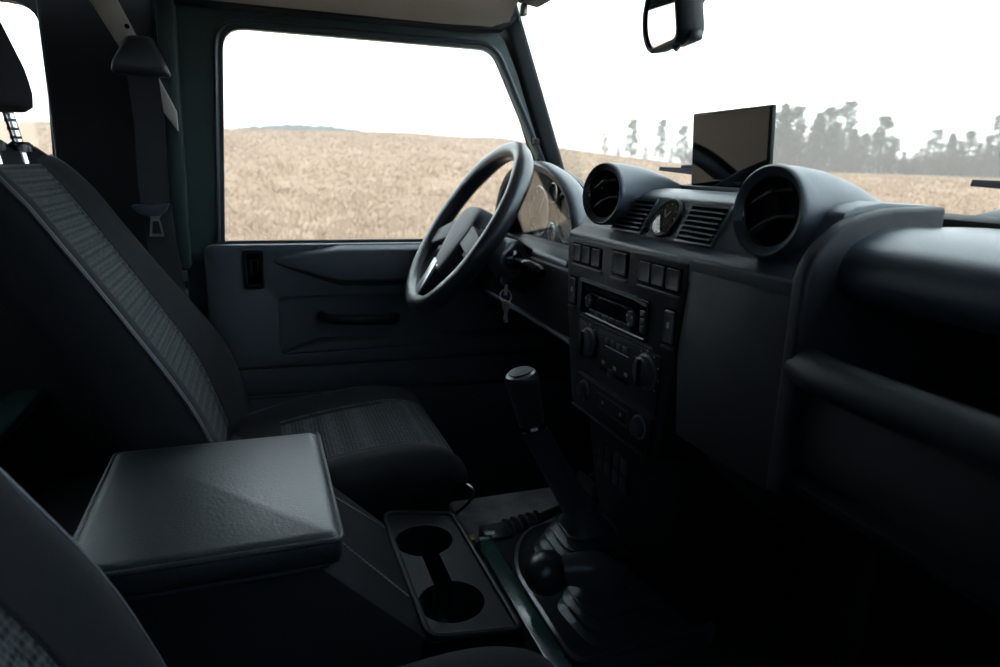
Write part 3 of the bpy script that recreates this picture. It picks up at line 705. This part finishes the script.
G().tube([(.605, .318, .39), (.66, .318, .44), (.70, .318, .60), (.80, .318, .70)], .008, 8).done('arm', 'black_trim', pd)

# ================================================================== STEERING
SC = Vector((.376, .450, .887)); ta = .579
sn = Vector((-math.cos(ta), .022, math.sin(ta))).normalized()
ss = Vector((0, 0, 1)).cross(sn).normalized(); su = sn.cross(ss)
MW = Matrix(((ss.x, su.x, sn.x, SC.x), (ss.y, su.y, sn.y, SC.y), (ss.z, su.z, sn.z, SC.z), (0, 0, 0, 1)))
sw = thing('steering_wheel', tuple(SC), 'black leather steering wheel with silver trimmed lower spokes', 'steering wheel')
R_ = .1725
lp = []
for k in range(96):
    t = 2*math.pi*k/96; rr = .0165 + .0012*max(0, math.cos(4*(t-math.pi/4)))**2
    lp.append([((R_+rr*math.cos(p)*1.0)*math.cos(t), (R_+rr*math.cos(p))*math.sin(t), rr*1.1*math.sin(p)) for p in [2*math.pi*j/16 for j in range(16)]])
lp.append(lp[0])
rim = G().loft(lp, cap=False, M=MW).done('rim', 'leather', sw, ang=80)
def spoke(a, w0, w1, m, r0=.045, r1=.168, dz=(-.012, .004), name='spoke'):
    c, s = math.cos(a), math.sin(a); P = []
    for r, w, z0, z1 in ((r0, w0, dz[0]-.012, dz[1]+.006), (r1, w1, dz[0]+.003, dz[1])):
        for q in (-1, 1):
            for z in (z0, z1): P.append((r*c - q*w*s, r*s + q*w*c, z))
    return G().hull(P, bevel=.004, M=MW).done(name, m, sw)
MH = MW @ tr(.006, -.014, -.016) @ Matrix.Diagonal((1.12, 1.08, 1.0, 1))
for a_, w0, w1, r0 in ((math.radians(194), .022, .019, .04), (math.radians(346), .022, .019, .04), (math.radians(262), .020, .017, .05)):
    spoke(a_, w0, w1, 'hub', r0)
spoke(math.radians(262), .0165, .0165, 'satin', .082, .166, (.0, .0075), 'spoke_trim')
for sg in (1, -1):
    for q in (0, .012):
        G().hull([(sg*(.058+q), -.036, .006), (sg*(.068+q), .022, .006), (sg*(.062+q), -.036, .006), (sg*(.072+q), .022, .006), (sg*(.058+q), -.034, .014-q*.4), (sg*(.068+q), .020, .014-q*.4)], M=MH).done('pad_trim', 'satin', sw)
hubp = [(-.052, .044), (-.028, .056), (.028, .056), (.052, .044), (.060, .008), (.044, -.036), (.026, -.082), (-.026, -.082), (-.044, -.036), (-.060, .008)]
hub = rpoly(hubp, .014, 4)
lp = []
for z, s_ in ((-.028, .92), (-.022, .98), (.006, 1.0), (.018, .97), (.025, .90), (.028, .78), (.029, .45), (.030, .05)):
    lp.append([(x*s_, (y+.008)*s_-.008, z) for x, y in hub])
G().loft(lp, M=MH).done('hub_pad', 'hub', sw, ang=50)
# badge ring on the lower lobe of the pad
G().plate(rrect(0, -.072, .019, .013, .0055), [rrect(0, -.072, .0145, .0085, .004)], 'z', .0195, .0235, M=MH @ tr(0, .006, .0035)).done('badge', 'silver_ring', sw)
G().lathe([(.042, -.06), (.05, -.025), (.05, -.02)], 24, MW).done('boss', 'panel', sw)

co = thing('steering_column', (.46, .43, .80), 'black steering column shroud with indicator stalk behind the wheel', 'steering column')
G().hull([(x, y, z) for z in (-.055, -.21) for x, y in ((-.055, .035), (.060, .035), (.060, -.050), (-.055, -.050))], bevel=.012, M=MW).done('shroud', 'panel', co)
Mp = tr(.438, .356, .836) @ rot('Z', 18) @ rot('X', 90) @ rot('Z', 38)
G().loft([[(x, y, z) for x, y in rrect(0, 0, .062*s_, .062*s_, .016*s_)] for z, s_ in ((-.03, 1.05), (0, 1.0), (.008, .95), (.010, .82), (.006, .78), (.005, .1))], M=Mp).done('stalk_plate', 'rubber', co, ang=50)
G().lathe([(.018, 0), (.017, .010), (.010, .014), (.001, .015)], 20, tr(.436, .350, .838) @ rot('X', 90)).done('stalk_boss', 'gloss', co)
G().tube(smooth_path([(.436, .342, .838), (.446, .318, .832), (.455, .294, .827), (.462, .270, .823)], 4), [.007, .007, .008, .009, .011, .012, .0125, .013, .013, .013, .0125, .010, .008], 14).done('stalk', 'gloss', co)
G().tube(smooth_path([(.436, .53, .845), (.43, .58, .85), (.425, .62, .855)], 4), .008, 10).done('stalk', 'gloss', co)
G().lathe([(.015, 0), (.015, .02), (.012, .024)], 16, tr(.424, .372, .792) @ rot('X', 70)).done('ignition_lock', 'panel', co)
ky = thing('key_ring', (.424, .350, .73), 'bunch of metal keys hanging from the ignition below the stalk', 'keys')
G().tube([(.424+.011*math.cos(t), .348+.003*math.sin(t), .770+.012*math.sin(t)) for t in [k*math.pi/10 for k in range(20)]], .0013, 6, closed=True).done('ring', 'nickel', ky)
G().bb(.421, .427, .345, .351, .772, .792, bevel=.001).done('ignition_key', 'nickel', ky)
for k, (dx_, an, m_, wd) in enumerate(((-.006, -8, 'nickel', .010), (.004, 6, 'brass', .012), (.009, 14, 'nickel', .009))):
    Mk2 = tr(.424+dx_*.5, .347-k*.003, .762) @ rot('Y', an)
    G().plate(rrect(0, -.009, wd, .018, .0045), [rrect(0, -.004, .004, .004, .0018)], 'y', -.001, .001, M=Mk2).bb(-.0028, .0028, -.001, .001, -.042+k*.004, -.016, M=Mk2).done('key', m_, ky)

# ================================================================== DASHBOARD
da = thing('dashboard', (.58, -.05, .60), 'black moulded dashboard with round air vents, radio stack and grab rail', 'dashboard')
XF = .451
def on_face(o): return o
# --- radio stack panel (tapers downwards)
stack = rpoly([(.154, .901), (-.160, .903), (-.152, .80), (-.133, .652), (.112, .648), (.140, .78)], [.006, .004, 0, .006, .012, 0])
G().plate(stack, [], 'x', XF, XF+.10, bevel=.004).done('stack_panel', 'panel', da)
def swt(y, z, w, h, nm='switch', m='button', x=XF, cut=True):
    if cut: G().plate(rrect(y, z, w+.003, h+.003, .003, 3), [], 'x', x-.0012, x+.002).done('switch_recess', 'dark_void', da)
    o = G().loft([[(x-xx, yy, zz) for yy, zz in rrect(y, z, (w-.0015)*s_, (h-.0015)*s_, .003, 3)] for xx, s_ in ((-.002, 1), (.0022, 1), (.0030, .94), (.0030, .80), (.0024, .68))]).done(nm, m, da, ang=30)
    return o
# three switches, blank, three switches in a row
for y in (.115, .086, .0555): swt(y, .8795, .027, .026)
o_ = swt(-.010, .881, .041, .031, 'blank_plate', 'panel')
for y in (-.0735, -.1035, -.1345): swt(y, .8795, .0285, .026)
for (y0, y1, z) in ((.131, .037, .8625), (.012, -.032, .8615), (-.058, -.151, .8625)):
    G().bb(XF-.0035, XF+.002, y1, y0, z-.003, z-.0005, bevel=.0008).done('ledge', 'button', da)
for y, z in ((.1235, .821), (-.135, .8235)):
    w_, h_ = (.022, .040); swt(y, z, w_, h_, 'rocker_switch')
    G().box((XF-.0034, y, z+.002), (.0006, .005, .007)).done('icon', 'legend', da)
    G().bb(XF-.004, XF+.002, y-.012, y+.012, z-.0265, z-.0242, bevel=.0008).done('ledge', 'button', da)
# --- radio
ra = G().plate(rrect(.0, .8185, .182, .054, .004), [rrect(.0, .8185, .174, .046, .003)], 'x', XF-.004, XF+.004, bevel=.001).done('radio', 'gloss', da)
G().bb(XF-.0015, XF+.002, -.088, .088, .795, .842).done('radio_face', 'gloss', ra)
G().plate([(.091, .8415), (-.060, .8415), (-.088, .838), (-.088, .8405), (-.060, .8455), (.091, .8460)], [], 'x', XF-.0065, XF-.001).done('chrome_lip', 'satin', ra)
G().bb(XF-.0022, XF-.001, -.055, .078, .8285, .8315).done('disc_slot', 'dark_void', ra)
G().bb(XF-.0020, XF-.001, -.036, .048, .806, .826).done('display', 'screen', ra)
for (y, z) in ((.066, .815), (-.052, .815)):
    G().lathe([(.0100, 0), (.0100, .003), (.0088, .0042), (.001, .0042)], 22, tr(XF-.001, y, z) @ rot('Y', -90)).done('knob', 'button', ra)
    for k in range(3):
        a_ = k*2.1+.6; G().box((XF-.0056, y+.0070*math.cos(a_), z+.0070*math.sin(a_)), (.001, .0028, .0028)).done('mark', 'legend', ra)
for k in range(6): G().bb(XF-.0036, XF-.001, .064-.0195*k-.0165, .064-.0195*k, .7985, .8045, bevel=.0006).done('preset_button', 'button', ra)
for k in range(3): G().bb(XF-.0036, XF-.001, -.084, -.074, .803+.010*k, .811+.010*k, bevel=.0006).done('side_button', 'button', ra)
G().bb(XF-.004, XF+.002, -.107, .093, .7878, .7905, bevel=.001).done('trim_bead', 'button', da)
# --- heater panel
hp = G().plate(rpoly([(.098, .784), (-.126, .784), (-.124, .707), (.090, .707)], .006), [], 'x', XF-.003, XF+.003, bevel=.001).done('heater_panel', 'panel', da)
for y, z in ((.057, .755), (-.098, .757)):
    G().lathe([(.0235, 0), (.0235, .002), (.020, .0035), (.0190, .009), (.016, .0105), (.001, .0105)], 28, tr(XF-.003, y, z) @ rot('Y', -90)).done('dial', 'button', hp)
    G().box((XF-.0140, y, z), (.005, .006, .034), M=None, bevel=.001).done('dial_pointer', 'gloss', hp)
    for k in range(9):
        a_ = math.radians(-40+k*32.5); G().box((XF-.0034, y+.0275*math.cos(a_), z+.0275*math.sin(a_)), (.001, .002, .002)).done('tick', 'legend', hp)
for k in range(4): G().bb(XF-.005, XF, .009-.0158*k-.0135, .009-.0158*k, .7665, .7755, bevel=.001).done('heater_button', 'button', hp)
G().bb(XF-.0036, XF, -.054, .009, .7625, .764).done('ledge', 'legend', hp)
G().bb(XF-.005, XF, -.058, .018, .726, .731, bevel=.001).done('slider_slot', 'dark_void', hp)
G().bb(XF-.008, XF, -.020, -.008, .723, .734, bevel=.0015).done('slider', 'button', hp)
for y in (.012, -.020, -.050): G().bb(XF-.0036, XF, y-.004, y+.004, .736, .741).done('icon', 'legend', hp)
# --- lower control strip
lsp = G().plate(rpoly([(.096, .7005), (-.120, .7005), (-.116, .652), (.096, .650)], .004), [], 'x', XF-.004, XF+.003, bevel=.001).done('lower_strip', 'panel', da)
G().bb(XF-.008, XF+.003, -.122, .084, .7020, .7045, bevel=.001).done('bead', 'button', lsp)
G().bb(XF-.006, XF+.003, -.110, .100, .6455, .6490, bevel=.001).done('bead', 'button', lsp)
for y, r0 in ((.061, .012), (-.094, .0135)):
    G().lathe([(r0, 0), (r0, .004), (r0*.85, .009), (.001, .010)], 20, tr(XF-.004, y, .682) @ rot('Y', -90)).done('knob', 'button', lsp)
    G().plate([(y+r0*1.2*math.cos(t), .682+r0*1.2*math.sin(t)) for t in [k*math.pi/12 for k in range(24)]], [[(y+r0*1.03*math.cos(t), .682+r0*1.03*math.sin(t)) for t in [k*math.pi/12 for k in range(24)]]], 'x', XF-.006, XF-.003).done('ring', 'satin', lsp)
G().plate(rrect(-.023, .681, .088, .023, .002), [rrect(-.023, .681, .085, .020, .002)], 'x', XF-.006, XF-.003).done('frame', 'button', lsp)
for y in (.004, -.046): G().bb(XF-.0052, XF, y-.002, y+.002, .679, .683).done('lamp', 'legend', lsp)
# --- lower console below the stack
G().hull([(x, y, z) for x, y, z in ((.475, .105, .655), (.475, -.150, .655), (.490, .095, .53), (.480, -.150, .53), (.515, .09, .40), (.52, -.150, .41), (.79, .105, .70), (.79, -.150, .70), (.79, .09, .395), (.79, -.150, .41))], bevel=.01).done('lower_console', 'panel', da)
for y in (.040, -.006):
    b0 = G().plate(rrect(y, .574, .044, .056, .003), [], 'x', .4785, .50, bevel=.001).done('switch_block', 'panel', da)
    for k in range(2):
        for j in range(2): G().plate(rrect(y+.0105-.021*k, .587-.0265*j, .0185, .0235, .002), [], 'x', .4760, .480, bevel=.001).done('switch', 'button', b0)
# --- big blank panel beside the stack, with its rounded edge rib
side = rpoly([(-.1625, .903), (-.330, .906), (-.330, .712), (-.318, .700), (-.1625, .698), (-.150, .80)], [.003, 0, .012, .012, .003, 0])
G().plate(side, [], 'x', XF+.0015, XF+.16, bevel=.004).done('side_panel', 'dash_shaded', da)
G().hull([(.463, -.165, .70), (.60, -.165, .70), (.463, -.325, .70), (.60, -.325, .70), (.56, -.165, .60), (.70, -.165, .60), (.56, -.30, .60), (.70, -.30, .60)], bevel=.01).done('side_panel_base', 'dash_shaded', da)
G().plate(rpoly([(.4485, .706), (.4475, .914), (.458, .938), (.490, .9645), (.53, .9735), (.604, .976), (.604, .70), (.462, .698)], [.01, .012, .012, .02, .02, 0, 0, .01]), [], 'y', -.334, -.317, bevel=.006, seg=3).done('edge_rib', 'dash_shaded', da, ang=50)
G().bb(.600, .795, -.332, -.310, .46, .955).done('console_cheek', 'black_trim', da)
# --- upper module with the slatted vents and clock
prof = [(.4535, .880), (.4515, .9080), (.4715, .9185), (.496, .968), (.510, .975), (.540, .9785), (.604, .9765), (.604, .90)]
def modprof(s): return prof
G().plate([(x, z) for x, z in prof], [], 'y', -.320, .152, bevel=.003).done('upper_module', 'dash_soft', da)
G().bb(.600, .662, -.215, .150, .90, .9745, bevel=.004).done('module_rear', 'dash_soft', da)
th_ = math.atan2(.024, .046)
Mv = tr(.4705, 0, .921) @ rot('Y', math.degrees(th_))      # local z runs up the sloped face, local -x points at the cabin
for y0, y1 in ((.054, -.024), (-.100, -.172)):
    gv = G().plate([(y0, -.001), (y1, -.001), (y1, .050), (y0, .050)], [[(y0-.003, .002), (y1+.003, .002), (y1+.003, .047), (y0-.003, .047)]], 'x', -.0022, .004, bevel=.0008, M=Mv).done('slat_vent', 'dash_soft', da)
    G().bb(-.0008, .004, y1+.002, y0-.002, .001, .048, M=Mv).done('vent_cavity', 'dark_void', gv)
    for k in range(7):
        zz = .0045 + k*.0066
        G().hull([(-.0060, y1+.003, zz), (-.0060, y0-.003, zz), (-.0060, y1+.003, zz+.0018), (-.0060, y0-.003, zz+.0018), (.001, y1+.003, zz+.0022), (.001, y0-.003, zz+.0022), (.001, y1+.003, zz+.0040), (.001, y0-.003, zz+.0040)], M=Mv).done('slat', 'dash_soft', gv)
ck = G().lathe([(.0265, -.004), (.0265, .001), (.0250, .0025), (.0232, .0025), (.0225, .0005), (.0225, -.002)], 36, Mv @ tr(-.001, -.062, .026) @ rot('Y', -90), cap=False).done('clock', 'panel', da)
G().lathe([(.0225, 0), (.0225, .001)], 32, Mv @ tr(-.0005, -.062, .026) @ rot('Y', -90)).done('clock_face', 'gloss', ck)
for k in range(12):
    a_ = k*math.pi/6; G().box((-.0022, -.062+.0185*math.cos(a_), .026+.0185*math.sin(a_)), (.0006, .0012 if k % 3 else .002, .0012 if k % 3 else .002), M=Mv).done('hour_mark', 'legend', ck)
for a_, L_ in ((-40, .014), (28, .010)):
    G().bb(-.003, -.0024, -.0009, .0009, 0, L_, M=Mv @ tr(0, -.062, .026) @ rot('X', a_)).done('hand', 'legend', ck)
G().lathe([(.0222, .0022), (.012, .0034), (.001, .0038)], 28, Mv @ tr(-.001, -.062, .026) @ rot('Y', -90)).done('clock_glass', 'gauge_glass', ck)
for y in (-.036, -.086): G().lathe([(.0035, 0), (.0035, .005), (.0025, .006)], 12, Mv @ tr(-.001, y, .006) @ rot('Y', -90)).done('clock_button', 'dark_void', da)
# --- round vents in tapering pods
def round_vent(x, y, z, yaw, tail, k_=.90):
    M0 = tr(x, y, z) @ rot('Z', yaw) @ rot('Y', -90+4) @ Matrix.Diagonal((k_, k_, 1, 1))      # local z looks at the cabin
    L = []
    for f, rz, ry, dzz in ((0, .0505, .0505, 0), (.12, .0495, .0470, .0005), (.3, .0455, .041, .000), (.5, .039, .038, -.004), (.7, .030, .036, -.011), (.88, .020, .033, -.019), (1, .008, .028, -.028)):
        xx = x + (tail-x)*f
        L.append([(xx + k_*ry*math.cos(t)*math.tan(math.radians(-yaw))*(1-f)**2*.0 + k_*ry*math.cos(t)*math.sin(math.radians(-yaw))*max(0, 1-f*4), y + k_*ry*math.cos(t), z + dzz + k_*rz*math.sin(t)) for t in [2*math.pi*k/36 for k in range(36)]])
    v = G().loft(L, cap=False).done('vent_pod', 'dash_soft', da, ang=60)
    G().lathe([(.0505, -.014), (.0515, .000), (.0505, .0050), (.0485, .0068), (.0465, .0060), (.0455, .0045), (.0405, .0020), (.0385, -.001), (.0378, -.012)], 44, M0, cap=False).done('vent_ring', 'dash_soft', v, ang=40)
    G().lathe([(.0395, -.004), (.0385, .0022), (.0375, .0030), (.0362, .0018), (.0352, -.010)], 44, M0, cap=False).done('inner_ring', 'gloss', v, ang=50)
    G().lathe([(.0440, -.0095), (.001, -.010)], 32, M0).done('vent_cavity', 'dark_void', v)
    Mr = M0 @ rot('Z', 20)
    for k in (-1, 1):
        o = .0145*k+.001; w = math.sqrt(max(.0350**2 - o*o, 0)); P = []
        for j in range(13):
            t = j/12*2-1; P.append([(o + .006*(1-t*t) + e + zz*.25, t*w, zz) for e, zz in ((-.0009, -.008), (-.0009, .000), (.0009, .000), (.0009, -.008))])
        G().loft(P, M=Mr).done('vane', 'button', v)
    G().bb(-.013, .018, -.010, .010, -.0085, -.002, M=Mr).done('flap', 'dark_void', v)
    G().box((.0215, -.002, .0005), (.004, .010, .004), M=Mr, bevel=.001).done('vane_tab', 'button', v)
round_vent(.460, .062, .968, 11, .640, .84)
round_vent(.466, -.260, .9660, 5, .640, .87)
# --- recessed tray for the tablet
G().plate(rrect(.605, -.005, .075, .190, .008), [rrect(.605, -.005, .060, .176, .006)], 'z', .974, .983, bevel=.001).done('tray_lip', 'dash_soft', da)
G().bb(.578, .632, -.092, .080, .9745, .9785).done('tray_floor', 'dark_void', da)
# --- instrument binnacle
def arch(off, drop=0):
    P = [(.622, .835), (.636, .900), (.620, .960), (.576, .998), (.505, 1.014), (.415, 1.010), (.333, .990), (.276, .958), (.238, .912), (.222, .850)]
    S_ = smooth_path([(y, z, 0) for y, z in P], 4); c = Vector((.44, .88, 0)); out = []
    for i, p in enumerate(S_):
        a_ = S_[max(0, i-1)]; b_ = S_[min(len(S_)-1, i+1)]; t = (b_-a_).normalized(); nrm = Vector((-t.y, t.x, 0))
        if (p + nrm*1e-3 - c).length < (p - c).length: nrm = -nrm
        q = p + nrm*off; out.append((q.x, q.y))
    return out
L = []
for xx, off in ((.548, -.018), (.508, -.018), (.503, -.012), (.500, -.005), (.505, 0), (.525, .000), (.545, -.010), (.565, -.030), (.60, -.075)):
    L.append([(xx + (z-.92)*.10, y, z) for y, z in arch(off)])
bi = G().loft(L, cap=False, closed=False).done('binnacle_hood', 'dash', da, ang=60)
G().plate([(y, z) for y, z in arch(-.012)], [], 'x', .555, .565).done('gauge_board', 'gauge', da)
G().plate([(y, z) for y, z in arch(-.016)], [], 'x', 0, .002, M=Matrix(((1, 0, -.10, .523+.92*.10), (0, 1, 0, 0), (0, 0, 1, 0), (0, 0, 0, 1)))).done('gauge_glass', 'gauge_glass', da)
for y, z, r in ((.505, .915, .052), (.365, .915, .052), (.435, .955, .020), (.285, .890, .028), (.435, .878, .020)):
    d0 = G().lathe([(r, 0), (r, .006), (r-.0025, .0065), (r-.003, .002)], 40, tr(.555, y, z) @ rot('Y', -90), cap=False).done('dial', 'silver_ring', da)
    G().lathe([(r-.003, .0), (r-.003, .0012)], 32, tr(.555, y, z) @ rot('Y', -90)).done('dial_face', 'gloss', d0)
    for k in range(11):
        a_ = math.radians(-45+27*k); G().box((.553, y+(r-.008)*math.cos(a_), z+(r-.008)*math.sin(a_)), (.0006, .0015, .005), M=tr(0, y*0, 0)).done('tick', 'legend', d0)
    G().bb(.5515, .5522, -.001, .001, -.004, r-.012, M=tr(0, y, z) @ rot('X', 35)).done('needle', 'legend', d0)
G().hull([(.492, .235, .849), (.492, .625, .849), (.555, .235, .862), (.555, .625, .862), (.486, .235, .836), (.486, .625, .836), (.555, .25, .80), (.555, .625, .80)], bevel=.004).done('binnacle_shelf', 'dash', da)
# --- driver's knee panel
G().hull([(x, y, z) for y in (.150, .64) for x, z in ((.478, .838), (.500, .76), (.482, .728), (.486, .718), (.56, .70), (.70, .74), (.70, .84))], bevel=.008).done('knee_panel', 'panel', da)
G().tube([(.480, .155, .722), (.480, .38, .726), (.480, .63, .726)], .006, 8).done('knee_rail', 'dash_soft', da)
# --- driver side top pad running to the door
G().hull([(x, y, z) for y in (.145, .655) for x, z in ((.555, .94), (.60, .968), (.67, .966), (.67, .84), (.555, .84))], bevel=.01).done('driver_top', 'dash_soft', da)
# --- passenger side: padded roll, parcel shelf, grab rail
pp = rpoly([(.672, .956), (.530, .958), (.486, .938), (.480, .906), (.500, .890), (.672, .885)], [.004, .05, .03, .02, .02, 0], 6)
G().plate(pp, [], 'y', -.775, -.331).done('passenger_pad', 'dash_soft', da, ang=40)
G().bb(.655, .672, -.775, -.331, .70, .89).done('shelf_back', 'black_trim', da)
G().tube(smooth_path([(.466, -.325, .831), (.458, -.36, .831), (.453, -.42, .831), (.452, -.60, .831), (.455, -.775, .831)], 5), .0185, 18).done('grab_rail', 'dash_shaded', da)
G().plate(rpoly([(.465, .812), (.66, .800), (.66, .715), (.475, .722), (.458, .76)], [.004, 0, 0, .008, .02]), [], 'y', -.775, -.331, bevel=.003).done('shelf', 'black_trim', da)
G().hull([(x, y, z) for y in (-.775, -.331) for x, z in ((.450, .726), (.456, .714), (.60, .715), (.60, .722), (.47, .730))], bevel=.003).done('shelf_edge', 'panel', da)
G().bb(.69, .71, -.775, -.155, .06, .71).done('lower_panel', 'black_trim', da)

# ================================================================== TABLET, MIRROR
tb = thing('tablet_screen', (.618, .01, .98), 'thin black tablet display standing upright on the dashboard top', 'tablet')
Mt = tr(.622, .002, .976) @ rot('Z', -3) @ rot('Y', -4)
G().box((-.002, 0, .055), (.006, .176, .108), M=Mt, bevel=.0015).done('casing', 'panel', tb)
G().box((-.0056, 0, .0565), (.0012, .168, .099), M=Mt).done('display', 'screen', tb)
G().box((.012, 0, .003), (.035, .06, .006), M=Mt, bevel=.001).done('stand', 'panel', tb)
mi = thing('rear_view_mirror', (.50, -.03, 1.33), 'interior rear-view mirror in a black housing hanging near the windscreen top', 'mirror')
ax = Vector((.16, .985, -.02)).normalized(); nrm = Vector((-.90, .158, -.150)); nrm = (nrm - ax*nrm.dot(ax)).normalized(); upm = ax.cross(nrm)
if upm.z < 0: upm = -upm
MC = Vector((.452, -.068, 1.176))
MIR = rpoly([(-.046, -.038), (.040, -.038), (.054, -.020), (.052, .006), (.026, .038), (-.046, .038)], [.014, .012, .012, .02, .02, .014], 5)
Mm = Matrix(((ax.x, upm.x, nrm.x, MC.x), (ax.y, upm.y, nrm.y, MC.y), (ax.z, upm.z, nrm.z, MC.z), (0, 0, 0, 1)))
G().loft([[(x, y, z) for x, y in [(p[0]*s_, p[1]*s_) for p in MIR]] for z, s_ in ((.0035, .84), (.0065, .86), (.0070, .95), (.004, 1.0), (-.012, 1.0), (-.026, .90), (-.032, .6), (-.033, .1))], M=Mm).done('housing', 'panel', mi, ang=50)
G().plate([(p[0]*.87, p[1]*.87) for p in MIR], [], 'z', .0030, .0042, M=Mm).done('glass', 'mirror', mi)
G().tube([Mm @ Vector((-.02, -.036, -.006)), Mm @ Vector((-.02, -.042, .000))], .004, 10).done('dip_lever', 'rubber', mi)
G().box((-.03, -.034, -.012), (.045, .012, .014), M=Mm, bevel=.003).done('dip_base', 'rubber', mi)
G().tube(smooth_path([Mm @ Vector((0, .0, -.03)), (.515, -.068, 1.24), (.540, -.05, 1.33)], 5), [.010]*5+[.008]*6, 12).done('stem', 'black_trim', mi)

# ================================================================== HAZE over the far land (a real, thin volume)
def haze():
    N_ = 48; V = []; F_ = []
    for R0, z in ((45, -8), (45, 60), (1300, 60), (1300, -8)):
        V += [(R0*math.cos(2*math.pi*k/N_), R0*math.sin(2*math.pi*k/N_), z) for k in range(N_)]
    for a in range(4):
        b = (a+1) % 4
        for k in range(N_): F_.append((a*N_+k, a*N_+(k+1) % N_, b*N_+(k+1) % N_, b*N_+k))
    me = bpy.data.meshes.new('haze'); me.from_pydata(V, [], F_)
    bm = bmesh.new(); bm.from_mesh(me); bmesh.ops.recalc_face_normals(bm, faces=bm.faces); bm.to_mesh(me); bm.free()
    m = bpy.data.materials.new('haze'); m.use_nodes = True; nt = m.node_tree; nt.nodes.clear()
    o = nt.nodes.new('ShaderNodeOutputMaterial'); v = nt.nodes.new('ShaderNodeVolumeScatter')
    v.inputs['Color'].default_value = (1, 1, 1, 1); v.inputs['Density'].default_value = 0.0023
    nt.links.new(v.outputs[0], o.inputs['Volume']); me.materials.append(m)
    ob = bpy.data.objects.new('haze', me); COL.objects.link(ob)
    tag(ob, 'thin pale haze hanging over the far field and tree line', 'haze', kind='stuff')
haze()
